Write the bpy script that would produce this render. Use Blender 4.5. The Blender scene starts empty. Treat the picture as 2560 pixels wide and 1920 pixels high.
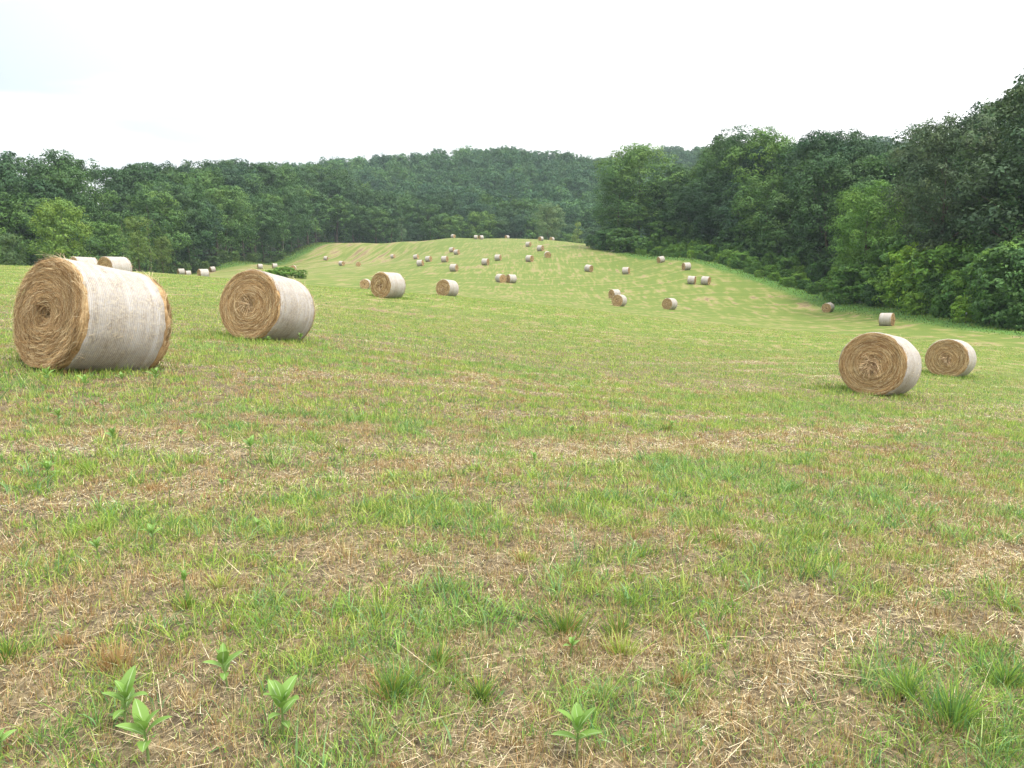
import bpy, math, random
import numpy as np
from mathutils import Vector, Matrix

rng = np.random.default_rng(7)
random.seed(7)
scene = bpy.context.scene
C = scene.collection

# ------------------------------------------------------------------ camera geometry
F, CX, CY = 2009.0, 1280.0, 960.0          # photograph 2560 x 1920
PITCH = math.atan((CY - 613.0) / F)
ZC = 1.6
cp, sp = math.cos(PITCH), math.sin(PITCH)

def unproj(u, v, d):
    a, b = (u - CX) / F, -(v - CY) / F
    return np.array([a * d, (cp + sp * b) * d, (-sp + cp * b) * d + ZC])

def z_at(v, y):                            # height seen at image row v at distance y
    k = (CY - v) / F
    return y * (k * cp - sp) / (cp + k * sp) + ZC

def proj(x, y, z):
    dep = y * cp - (z - ZC) * sp
    return CX + F * x / dep, CY - F * (y * sp + (z - ZC) * cp) / dep

# ------------------------------------------------------------------ numpy noise
def _h(ix, iy, seed):
    n = (ix.astype(np.int64) * 374761393 + iy.astype(np.int64) * 668265263 + seed * 1442695041) & 0xFFFFFFFF
    n = ((n ^ (n >> 13)) * 1274126177) & 0xFFFFFFFF
    n = n ^ (n >> 16)
    return (n & 0xFFFF) / 65535.0

def vnoise(x, y, seed=0):
    ix, iy = np.floor(x), np.floor(y)
    fx, fy = x - ix, y - iy
    fx, fy = fx * fx * (3 - 2 * fx), fy * fy * (3 - 2 * fy)
    a, b = _h(ix, iy, seed), _h(ix + 1, iy, seed)
    c, d = _h(ix, iy + 1, seed), _h(ix + 1, iy + 1, seed)
    return (a * (1 - fx) + b * fx) * (1 - fy) + (c * (1 - fx) + d * fx) * fy

def fbm(x, y, seed=0, octs=4):
    s, a, t = 0, 1.0, 0
    for i in range(octs):
        s = s + a * vnoise(x * 2 ** i + 17.3 * i, y * 2 ** i - 9.1 * i, seed + i)
        t += a
        a *= 0.55
    return s / t

# ------------------------------------------------------------------ bales: (u, v_bottom, height px, face side, face fraction, label, kind)
D_, L_ = 1.5, 1.28
BALES = [
 (127, 926, 292, 'L', .40, 'largest hay bale, frayed straw rim, standing in the left foreground beside tall weeds', 'A'),
 (627, 851, 178.5, 'L', .60, 'second largest hay bale, swirled brown end and white netted side, right of the biggest bale', 'B'),
 (2174, 986, 162, 'L', .80, 'hay bale on the right with a messy tuft of straw sticking out of its end', 'Cc'),
 (2362, 941, 102, 'L', .84, 'hay bale standing just behind and right of the one with the straw tuft', 'D'),
 (212, 700, 62, 'L', .35, 'half hidden hay bale peeking over the left shoulder of the largest bale', 'M'),
 (289, 703, 66, 'L', .45, 'hay bale peeking over the top of the largest bale, right one of two', 'M'),
 (971, 743.7, 67, 'L', .57, 'mid field hay bale with a smaller bale tucked behind its left side', 'M'),
 (1119, 740.8, 45, 'L', .60, 'lone mid field hay bale right of the one hiding a smaller bale', 'M'),
 (914, 722.5, 25, 'L', .85, 'small brown hay bale end showing from behind a bigger mid field bale', 'S'),
 (2069, 784, 24.4, 'L', .75, 'lone brown hay bale near the foot of the right wood, above the tufted bale', 'S'),
 (2216, 814, 33, 'R', .25, 'tilted white netted hay bale directly above the tufted bale on the right', 'M'),
 (1548, 765, 30, 'L', .72, 'hay bale in the dip standing in front of another bale of the same size', 'M'),
 (1536, 748, 25, 'L', .5, 'hay bale in the dip half hidden behind the bale in front of it', 'S'),
 (1674, 772.6, 30, 'L', .65, 'hay bale alone in the dip, right of the overlapping pair', 'M'),
 (1729, 711, 21, 'R', .2, 'white sided hay bale, left one of two side by side on the right slope', 'S'),
 (1764, 712, 22, 'R', .3, 'white sided hay bale, right one of two side by side on the right slope', 'S'),
 (1715.6, 674.5, 19.7, 'L', .4, 'hay bale on the right slope just below the bramble bank', 'S'),
 (1651.7, 657, 17.4, 'L', .45, 'hay bale closest to the corner of the right wood', 'S'),
 (1565, 685.6, 17.4, 'R', .25, 'pale netted hay bale alone on the slope under the corner of the right wood', 'S'),
 (1472, 679.5, 19, 'R', .45, 'hay bale alone right of centre on the hill, netted side facing left', 'S'),
 (1252, 706, 23, 'R', .62, 'left bale of the touching pair at the foot of the hill', 'S'),
 (1278, 707, 21.5, 'L', .4, 'right bale of the touching pair at the foot of the hill', 'S'),
 (1245, 651, 16, 'R', .3, 'middle hill hay bale slightly above and right of its nearest neighbour', 'S'),
 (1213.6, 662, 17.4, 'R', .35, 'middle hill hay bale above the touching pair, lower of two neighbours', 'S'),
 (1134.9, 678, 19, 'R', .35, 'lowest netted hay bale of the cluster on the middle of the hill', 'S'),
 (1112, 655, 15.6, 'R', .35, 'hill hay bale on the right end of the row of three', 'S'),
 (1050.7, 665, 16, 'R', .3, 'hill hay bale just under the row of three', 'S'),
 (1071.5, 654, 15.6, 'R', .4, 'middle hay bale of the row of three on the hill', 'S'),
 (1040, 648, 13.3, 'R', .35, 'hill hay bale on the left end of the row of three', 'S'),
 (1142, 637, 13, 'R', .4, 'lower hay bale of a close pair high on the hill', 'S'),
 (1130, 630, 12, 'R', .4, 'upper hay bale of a close pair high on the hill', 'S'),
 (1324, 654, 16.8, 'R', .45, 'hill hay bale left of the brown ended one, netted side to the left', 'S'),
 (1369, 645, 16, 'R', .9, 'brown ended hay bale facing us on the upper right of the hill', 'S'),
 (1351, 628, 15, 'R', .4, 'hill hay bale between the crest pair and the brown ended bale', 'S'),
 (1321, 617, 12.7, 'R', .35, 'hill hay bale just below the crest, left of the crest pair', 'S'),
 (1133, 594, 10, 'R', .5, 'leftmost hay bale standing on the hill crest', 'S'),
 (1190, 598, 10.4, 'R', .15, 'pale hay bale on the crest with another tight against its right', 'S'),
 (1203, 599, 10, 'L', .4, 'half sunk hay bale on the crest tight behind a pale one', 'S'),
 (1267.7, 598, 9, 'L', .5, 'tiny lone hay bale in the middle of the hill crest', 'S'),
 (1352, 604, 9.5, 'L', .6, 'left bale of the pair on the right end of the crest', 'S'),
 (1380, 605, 9.5, 'L', .6, 'right bale of the pair on the right end of the crest', 'S'),
 (982.3, 645.5, 10.4, 'R', .45, 'small hay bale alone on the left half of the hill', 'S'),
 (895.8, 666, 12.7, 'R', .95, 'small brown ended hay bale low on the left of the hill', 'S'),
 (854.4, 664.5, 10.4, 'R', .5, 'small hay bale left of the small brown ended bale', 'S'),
 (814.8, 651, 11.6, 'R', .3, 'small pale hay bale alone on the left slope of the hill', 'S'),
 (733.5, 675.5, 13, 'L', .9, 'brown hay bale behind the right end of the low bush', 'S'),
 (687, 671, 11, 'L', .2, 'pale hay bale showing over the middle of the low bush', 'S'),
 (650.5, 676, 11, 'L', .2, 'pale hay bale showing left of the low bush', 'S'),
 (531, 680, 13.9, 'L', .4, 'small hay bale above and right of the biggest bale of the far left group', 'S'),
 (509, 696.8, 24.6, 'L', .3, 'biggest hay bale of the far left group in the hollow', 'M'),
 (470.6, 693, 15, 'L', .25, 'lowest small hay bale of the far left group in the hollow', 'S'),
 (472.6, 682, 13, 'L', .9, 'brown ended hay bale behind the others of the far left group', 'S'),
 (453, 686, 16.8, 'L', .25, 'leftmost hay bale of the far left group in the hollow', 'S'),
 (388.7, 692, 13, 'R', .1, 'left one of two white bale tops showing over the field edge', 'S'),
 (404, 691.5, 13, 'R', .1, 'right one of two white bale tops showing over the field edge', 'S'),
]
bp = np.array([unproj(b[0], b[1], F * D_ / b[2]) for b in BALES])

# ------------------------------------------------------------------ terrain: smooth surface through the bale feet and a few more ground points
ctrl = [tuple(p) for p in bp]
wts = [0.02 if F * D_ / b[2] < 60 else 0.25 for b in BALES]
def cpt(x, y, z, w=.3): ctrl.append((x, y, z)); wts.append(w)
def upt(u, v, d, w=.3): p = unproj(u, v, d); cpt(p[0], p[1], p[2], w)
for x, y, z in [(0, 0, 0), (0, 3, -.02), (3, 4, -.12), (-3, 4, .05), (0, 9, -.45), (-3, 10.6, -.22), (-4.0, 11.5, -.2), (3, 12, -.95), (-3.5, 17.5, -.62), (0, -8, .4), (-8, -2, .6), (8, -2, -.7), (6, 8, -.85),
                (-12, 8, .35), (-22, 15, .6), (18, 8, -2.2), (26, 18, -3.9), (-40, -20, 2), (40, -20, -3), (0, -60, 3), (0, -300, 8),
                (-300, 0, 6), (300, 0, 12), (-300, -300, 12), (300, -300, 6), (0, -900, 10), (-900, -900, 10), (900, -900, 10), (-900, 0, 30), (900, 0, 40)]:
    cpt(x, y, z, .05 if abs(x) + abs(y) < 60 else .5)
for u, v, d in [(0, 664, 55), (100, 668, 70), (250, 678, 80), (390, 686, 92), (0, 720, 110), (200, 712, 125), (430, 688, 200), (650, 634, 270), (560, 655, 245),
                (800, 606, 315), (900, 600, 318), (1000, 596, 318), (1130, 594, 318), (1300, 601, 312), (1450, 608, 270), (1540, 622, 212), (1700, 643, 188),
                (1830, 672, 165), (2000, 722, 150), (2150, 768, 122), (2300, 797, 100), (2560, 830, 80), (690, 691, 140),
                (600, 640, 160), (1300, 760, 60), (1500, 800, 50), (1000, 800, 33), (1900, 860, 40), (2560, 900, 42), (1750, 1000, 16), (1280, 880, 22)]:
    if (u, v) == (600, 640): continue
    upt(u, v, d)
for x, y, z in [(-110, 150, -6), (-120, 200, -6), (-110, 270, 0), (-160, 200, 0), (-250, 200, 18), (-110, 350, 0), (-60, 390, -6), (0, 400, -8), (50, 370, -6), (90, 300, 0),
                (60, 210, 1), (80, 170, -2), (75, 120, -5), (75, 80, -7), (110, 100, 2), (110, 160, 3), (60, 40, -6), (150, 220, 12),
                (-60, 480, 6), (40, 470, 6), (120, 420, 10), (-200, 420, 10), (-300, 420, 25)]:
    cpt(x, y, z)
sky_far = [(620, 362), (700, 350), (790, 343), (880, 338), (960, 330), (1000, 327), (1100, 322), (1150, 328), (1220, 338), (1280, 335), (1350, 330), (1420, 322), (1500, 319),
           (1600, 315), (1750, 308), (1850, 298), (1890, 302), (1960, 316), (2212, 330)]
for u, v in sky_far:
    y = 640 if u < 1300 else 760
    U, V = u * 1.15732, v * 1.15732
    cpt((U - CX) / F * y * 1.0, y, z_at(V, y) - 22.5, .2)
    cpt((U - CX) / F * y * 1.3, y * 1.3, z_at(V, y) - 35, .4)
    cpt((U - CX) / F * y * .84, y * .84, (z_at(V, y) - 22) * .50, .6)
for x in (-900, -600): 
    for y in (300, 600, 900): cpt(x, y, 30)
for x in (600, 900):
    for y in (300, 600, 900): cpt(x, y, 40)
ctrl = np.array(ctrl); wts = np.array(wts)

def warp(x, y):
    r = np.sqrt(x * x + y * y) + 1e-6
    k = np.log(1 + r / 22) / r
    return np.stack([x * k, y * k], -1)

_P = warp(ctrl[:, 0], ctrl[:, 1])
def _K(a, b):
    d2 = ((a[:, None, :] - b[None, :, :]) ** 2).sum(-1)
    return 0.5 * d2 * np.log(d2 + 1e-9)
_n = len(_P)
_A = np.zeros((_n + 3, _n + 3))
_A[:_n, :_n] = _K(_P, _P) + np.diag(wts * 0.02)
_A[:_n, _n] = 1; _A[:_n, _n + 1:] = _P; _A[_n, :_n] = 1; _A[_n + 1:, :_n] = _P.T
_sol = np.linalg.solve(_A, np.concatenate([ctrl[:, 2], [0, 0, 0]]))
def zbase(x, y):
    x = np.asarray(x, float).ravel(); y = np.asarray(y, float).ravel()
    q = warp(x, y); out = np.empty(len(x))
    for i in range(0, len(x), 40000):
        s = slice(i, i + 40000)
        out[s] = _K(q[s], _P) @ _sol[:_n] + _sol[_n] + q[s] @ _sol[_n + 1:]
    return out
GX_N = 560
_A0 = 3.2; _R = 900.0
_gmax = math.asinh(_R / _A0)
_g = np.sinh(np.linspace(-_gmax, _gmax, GX_N)) * _A0
_gx = _g; _gy = _g + 4.0
_XX, _YY = np.meshgrid(_gx, _gy)
_ZZ = zbase(_XX, _YY).reshape(_XX.shape)
_fade = np.exp(-np.hypot(_XX, _YY) / 90)
_ZZ = _ZZ + ((fbm(_XX * .7, _YY * .7, 5, 3) - .5) * .10 + (fbm(_XX * 3, _YY * 3, 9, 3) - .5) * .045) * _fade
def ground(x, y):
    """exact height of the terrain mesh (bilinear) - everything rests on this"""
    x = np.atleast_1d(np.asarray(x, float)); y = np.atleast_1d(np.asarray(y, float))
    fi = (np.arcsinh(x / _A0) + _gmax) / (2 * _gmax) * (GX_N - 1)
    fj = (np.arcsinh((y - 4.0) / _A0) + _gmax) / (2 * _gmax) * (GX_N - 1)
    i = np.clip(fi.astype(int), 0, GX_N - 2); j = np.clip(fj.astype(int), 0, GX_N - 2)
    tx = np.clip((x - _gx[i]) / (_gx[i + 1] - _gx[i]), 0, 1); ty = np.clip((y - _gy[j]) / (_gy[j + 1] - _gy[j]), 0, 1)
    return (_ZZ[j, i] * (1 - tx) + _ZZ[j, i + 1] * tx) * (1 - ty) + (_ZZ[j + 1, i] * (1 - tx) + _ZZ[j + 1, i + 1] * tx) * ty
def gz(x, y): return float(ground(x, y)[0])

# small far bales: settle the distance (their pixel size leaves it open by a tenth) so that they stand on the ground where they are seen
for i, b in enumerate(BALES):
    if b[2] > 24: continue
    best = None
    for f in np.linspace(.84, 1.14, 31):
        q = unproj(b[0], b[1], F * D_ / b[2] * f); g = gz(q[0], q[1]); v = proj(q[0], q[1], g)[1]
        ts = np.linspace(.3, .985, 120); crest = float(np.min(proj(q[0] * ts, q[1] * ts, ground(q[0] * ts, q[1] * ts))[1]))
        cost = abs(v - b[1]) + 9 * abs(math.log(f)) + (3 * max(0, v - crest - 1.5) if b[1] < 612 else 0)
        if best is None or cost < best[0]: best = (cost, q[0], q[1], g)
    bp[i] = best[1:]

# boundary of the mown field (world x, y)
RB = [(27, 213), (39, 188), (46, 165), (53.5, 148), (55.5, 130), (55, 118), (53, 98), (52, 82), (53, 66), (56, 50), (63, 30)]
LB = [(-116, 118), (-104, 140), (-99, 158), (-93, 180), (-89, 205), (-87, 235), (-86, 270), (-82, 310), (-76, 345), (-50, 362), (-20, 378), (12, 380), (40, 352)]
def seg_dist(px, py, poly):
    best = np.full(px.shape, 1e9); sgn = np.zeros(px.shape)
    for (x0, y0), (x1, y1) in zip(poly[:-1], poly[1:]):
        dx, dy = x1 - x0, y1 - y0; l2 = dx * dx + dy * dy
        t = np.clip(((px - x0) * dx + (py - y0) * dy) / l2, 0, 1)
        qx, qy = px - (x0 + t * dx), py - (y0 + t * dy)
        d = np.hypot(qx, qy); c = dx * qy - dy * qx
        m = d < best; best = np.where(m, d, best); sgn = np.where(m, np.sign(c), sgn)
    return best, sgn
def field_edge(px, py):
    """metres inside the field (negative: in the wood)"""
    dr, sr = seg_dist(px, py, [(38, 352)] + RB); dl, sl = seg_dist(px, py, LB)
    a = np.where(sr < 0, dr, -dr)           # RB runs from far to near: the field lies on its right
    b = np.where(sl < 0, dl, -dl)
    return np.minimum(a, b), dr, dl

# mowing rows: t across the rows, s along them
def rows(x, y):
    g = .42 * np.sqrt(x * x + 40) + .42 * x
    t = y - g
    wob = (fbm(x * .05, y * .05, 31, 2) - .5) * 5
    left = 1 / (1 + np.exp((x + 38) / 7)) * (1 / (1 + np.exp(-(y - 120) / 20)))
    t2 = x * 1.0 - .18 * y
    return t + wob, x + .45 * y, left, t2 + wob * .5, y

STRIPS = [([(-80, 1075), (500, 1062), (1050, 1012), (1500, 985), (1850, 930), (2300, 868)], 24), ([(500, 812), (1000, 806), (1600, 815), (1850, 812)], 9),
          ([(2330, 1240), (2100, 1350), (1850, 1500), (1500, 1680)], 48), ([(-80, 960), (260, 935), (420, 965)], 12)]
def strips(x, y):
    # broad bands of straw dropped by the rake in the near field
    yy = np.maximum(y, .6); dep = yy * cp + (ZC + .05 * yy + .10 * x) * sp
    U = (CX + F * x / dep) / 1.15732; V = (CY - F * (yy * sp - (ZC + .05 * yy + .10 * x) * cp) / dep) / 1.15732
    V = V + (vnoise(x * 1.3, y * 1.3, 91) - .5) * 34
    o = 0
    for pl, w in STRIPS:
        us, vs_ = zip(*sorted(pl)); v = np.interp(U, us, vs_)
        inside = (U > us[0]) & (U < us[-1])
        o = np.maximum(o, np.exp(-((V - v) / w) ** 2) * inside)
    return o * (y > .5) * (.55 + .45 * vnoise(x * 2.1, y * 2.1, 92))
def windrow(t, s):
    # narrow lines of raked straw left along the mowing rows
    ph = t / 2.35 + (vnoise(s * .09, t * .12, 77) - .5) * .9
    d = np.abs(ph - np.round(ph))
    return np.exp(-(d / .10) ** 2) * np.clip((vnoise(s * .14 + 5, np.round(ph) * 3.7, 78) - .30) * 2.6, 0, 1)

PATCHES = [(180, 1400, 320, 130, -.45), (60, 1560, 260, 120, -.35), (1000, 1285, 380, 55, -.28), (1600, 1600, 300, 90, -.38), (600, 1040, 560, 32, -.30), (1750, 960, 420, 45, -.25),
           (2150, 1290, 130, 60, -.35), (1850, 1060, 260, 40, -.25), (250, 940, 110, 28, -.3), (500, 1340, 250, 60, -.15), (950, 1500, 230, 110, .30), (1400, 1380, 330, 60, .30), (2080, 1480, 200, 110, .34), (1750, 1220, 300, 60, .25),
           (900, 1110, 400, 40, .25), (250, 850, 350, 45, .12), (1250, 880, 500, 40, .12), (300, 1170, 260, 45, .22), (1500, 1010, 160, 30, .2), (800, 1170, 120, 35, .15)]

def greenness(x, y):
    t, s, left, t2, s2 = rows(x, y)
    band = fbm(t * .42, s * .045, 3, 3)
    fine = fbm(t * 1.6, s * .4, 13, 3)
    pat = fbm(x * .9, y * .9, 23, 3)
    sml = fbm(x * 3.6, y * 3.6, 29, 3)
    g = .52 + (band - .5) * .6 + (pat - .5) * .55 + (fine - .5) * .8 + (sml - .5) * 1.9
    g = g - np.maximum(.34 * windrow(t, s), .62 * strips(x, y))
    # bare, strawy and lush patches as they lie in the near field
    yy = np.maximum(y, .6)
    dep = yy * cp + (ZC + .05 * yy + .10 * x) * sp
    U = (CX + F * x / dep) / 1.15732; Vv = (CY - F * (yy * sp - (ZC + .05 * yy + .10 * x) * cp) / dep) / 1.15732
    near = (y > .5)
    for pu, pv, ru, rv, am in PATCHES:
        g = g + near * .34 * am * np.exp(-((U - pu) / ru) ** 2 - ((Vv - pv) / rv) ** 2)
    hl = np.clip((y - 190) / 40, 0, 1) * np.clip((-38 - x + (y - 200) * .12) / 12, 0, 1)
    g = g - .18 * hl
    r = np.hypot(x, y)
    g = g + .24 * np.clip((r - 5) / 12, 0, 1) + .05
    return np.clip(g, 0, 1)

# ------------------------------------------------------------------ helpers
def tag(o, label=None, cat=None, group=None, kind=None):
    if label: o['label'] = label
    if cat: o['category'] = cat
    if group: o['group'] = group
    if kind: o['kind'] = kind
    return o
def link(name, data, parent=None):
    o = bpy.data.objects.new(name, data); C.objects.link(o)
    if parent is not None: o.parent = parent
    return o
def empty(name, loc, rz=0, s=1):
    o = link(name, None); o.location = loc; o.rotation_euler = (0, 0, rz); o.scale = (s, s, s) if not hasattr(s, '__len__') else s
    o.empty_display_size = .2
    return o
def np_mesh(name, V, faces, mat, col=None, smooth=False, attrs=None):
    """faces: list of (n x k) index arrays"""
    me = bpy.data.meshes.new(name)
    V = np.ascontiguousarray(V, np.float32)
    me.vertices.add(len(V)); me.vertices.foreach_set('co', V.ravel())
    loops = np.concatenate([f.ravel() for f in faces]).astype(np.int32)
    tot = np.concatenate([np.full(len(f), f.shape[1], np.int32) for f in faces])
    st = np.concatenate([[0], np.cumsum(tot)[:-1]]).astype(np.int32)
    me.loops.add(len(loops)); me.loops.foreach_set('vertex_index', loops)
    me.polygons.add(len(tot)); me.polygons.foreach_set('loop_start', st)
    try: me.polygons.foreach_set('loop_total', tot)
    except Exception: pass
    if smooth: me.polygons.foreach_set('use_smooth', np.ones(len(tot), bool))
    if col is not None:
        a = me.attributes.new('Col', 'FLOAT_COLOR', 'POINT')
        c4 = np.ones((len(V), 4), np.float32); c4[:, :3] = col
        a.data.foreach_set('color', c4.ravel())
    for k, v in (attrs or {}).items():
        a = me.attributes.new(k, 'FLOAT', 'POINT'); a.data.foreach_set('value', np.ascontiguousarray(v, np.float32).ravel())
    me.update(calc_edges=True)
    me.materials.append(mat)
    return me
class MB:
    def __init__(s): s.V = []; s.F = {}; s.C = []; s.n = 0
    def add(s, V, F, col=None):
        V = np.asarray(V, float); F = np.asarray(F)
        s.F.setdefault(F.shape[1], []).append(F + s.n); s.V.append(V); s.n += len(V)
        s.C.append(np.broadcast_to(np.asarray(col if col is not None else (.5, .5, .5), float), (len(V), 3)))
    def mesh(s, name, mat, smooth=False):
        return np_mesh(name, np.concatenate(s.V), [np.concatenate(f) for f in s.F.values()], mat, np.concatenate(s.C), smooth)
def tube(pts, rad, n=7):
    pts = np.asarray(pts, float); m = len(pts)
    tan = np.gradient(pts, axis=0); tan /= np.linalg.norm(tan, axis=1)[:, None] + 1e-9
    up = np.array([0, 0, 1.0]); 
    if abs(tan[0] @ up) > .9: up = np.array([1.0, 0, 0])
    a = np.cross(tan, up); a /= np.linalg.norm(a, axis=1)[:, None] + 1e-9
    b = np.cross(tan, a)
    th = np.linspace(0, 2 * np.pi, n, endpoint=False)
    V = pts[:, None] + np.asarray(rad)[:, None, None] * (np.cos(th)[None, :, None] * a[:, None] + np.sin(th)[None, :, None] * b[:, None])
    V = V.reshape(-1, 3)
    i = np.arange(m - 1)[:, None] * n; j = np.arange(n)[None]; j2 = (j + 1) % n
    Fq = np.stack([i + j, i + j2, i + n + j2, i + n + j], -1).reshape(-1, 4)
    return V, Fq

# ------------------------------------------------------------------ materials
class NT:
    def __init__(s, name):
        s.m = bpy.data.materials.new(name); s.m.use_nodes = True; s.t = s.m.node_tree; s.t.nodes.clear()
        s.out = s.n('ShaderNodeOutputMaterial')
    def n(s, typ, **k):
        nd = s.t.nodes.new(typ)
        for a, b in k.items(): setattr(nd, a, b)
        return nd
    def l(s, a, b): s.t.links.new(a, b)
    def math(s, op, a, b=None, clamp=False):
        nd = s.n('ShaderNodeMath', operation=op, use_clamp=clamp)
        for i, v in enumerate((a, b)):
            if v is None: continue
            if isinstance(v, (int, float)): nd.inputs[i].default_value = v
            else: s.l(v, nd.inputs[i])
        return nd.outputs[0]
    def mix(s, f, a, b, typ='MIX'):
        nd = s.n('ShaderNodeMix', data_type='RGBA', blend_type=typ)
        for i, v in ((0, f), (6, a), (7, b)):
            if isinstance(v, (int, float)): nd.inputs[i].default_value = v
            elif isinstance(v, tuple): nd.inputs[i].default_value = (*v, 1) if len(v) == 3 else v
            else: s.l(v, nd.inputs[i])
        return nd.outputs[2]
    def ramp(s, f, stops, interp='LINEAR'):
        nd = s.n('ShaderNodeValToRGB'); nd.color_ramp.interpolation = interp
        els = nd.color_ramp.elements
        while len(els) < len(stops): els.new(.5)
        for e, (p, c) in zip(els, stops): e.position = p; e.color = (*c, 1) if hasattr(c, '__len__') else (c, c, c, 1)
        s.l(f, nd.inputs[0]); return nd.outputs[0]
    def noise(s, vec, scale, detail=3, rough=.55, dist=0):
        nd = s.n('ShaderNodeTexNoise'); nd.inputs['Scale'].default_value = scale; nd.inputs['Detail'].default_value = detail
        nd.inputs['Roughness'].default_value = rough; nd.inputs['Distortion'].default_value = dist
        if vec is not None: s.l(vec, nd.inputs['Vector'])
        return nd.outputs['Fac']
    def comb(s, x, y, z=0):
        nd = s.n('ShaderNodeCombineXYZ')
        for i, v in enumerate((x, y, z)):
            if isinstance(v, (int, float)): nd.inputs[i].default_value = v
            else: s.l(v, nd.inputs[i])
        return nd.outputs[0]
    def attr(s, name): return s.n('ShaderNodeAttribute', attribute_name=name)
    def bump(s, h, strength, dist):
        nd = s.n('ShaderNodeBump'); nd.inputs['Strength'].default_value = strength; nd.inputs['Distance'].default_value = dist
        s.l(h, nd.inputs['Height']); return nd.outputs[0]
    def pbr(s, col, rough=.9, spec=.2, normal=None, trans=0.0):
        b = s.n('ShaderNodeBsdfPrincipled'); b.inputs['Roughness'].default_value = rough; b.inputs['Specular IOR Level'].default_value = spec
        if isinstance(col, tuple): b.inputs['Base Color'].default_value = (*col, 1)
        else: s.l(col, b.inputs['Base Color'])
        if normal is not None: s.l(normal, b.inputs['Normal'])
        sh = b.outputs[0]
        if trans > 0:
            t = s.n('ShaderNodeBsdfTranslucent')
            if isinstance(col, tuple): t.inputs['Color'].default_value = (*col, 1)
            else: s.l(col, t.inputs['Color'])
            m = s.n('ShaderNodeMixShader'); m.inputs[0].default_value = trans
            s.l(sh, m.inputs[1]); s.l(t.outputs[0], m.inputs[2]); sh = m.outputs[0]
        s.l(sh, s.out.inputs['Surface']); return s.m

def mat_attr(name, trans=.25, rough=.75, spec=.2):
    t = NT(name); return t.pbr(t.attr('Col').outputs['Color'], rough, spec, None, trans)
M_blade = mat_attr('grass_blades', .3, .6, .25)
M_straw = mat_attr('dry_straw', .1, .7, .25)
M_weed = mat_attr('weed_leaf', .3, .5, .35)

def mat_foliage():
    t = NT('foliage')
    oi = t.n('ShaderNodeObjectInfo'); geo = t.n('ShaderNodeNewGeometry')
    co = t.n('ShaderNodeTexCoord').outputs['Object']
    r = t.ramp(geo.outputs['Random Per Island'], [(0, .75), (.5, 1.0), (.9, 1.2), (1, 1.4)])
    c = t.mix(1.0, oi.outputs['Color'], r, 'MULTIPLY')
    big = t.ramp(t.noise(co, .32, 2), [(.3, (.82, .95, 1.08)), (.7, (1.22, 1.08, .78))])
    c = t.mix(1.0, c, big, 'MULTIPLY')
    rr = t.ramp(oi.outputs['Random'], [(0, (.60, .68, .80)), (.3, (1.08, 1.04, .9)), (.6, (.78, .84, 1.0)), (.85, (1.15, 1.1, .95)), (1, (1.5, 1.38, .95))])
    c = t.mix(1.0, c, rr, 'MULTIPLY')
    return t.pbr(c, .6, .25, None, .16)
M_fol = mat_foliage()

def mat_bark():
    t = NT('bark'); co = t.n('ShaderNodeTexCoord').outputs['Object']
    mp = t.n('ShaderNodeMapping'); mp.inputs['Scale'].default_value = (6, 6, .8); t.l(co, mp.inputs[0])
    n = t.noise(mp.outputs[0], 1.5, 4)
    return t.pbr(t.ramp(n, [(.3, (.045, .035, .028)), (.7, (.16, .13, .10))]), .95, .1, t.bump(n, .6, .05))
M_bark = mat_bark()

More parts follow.
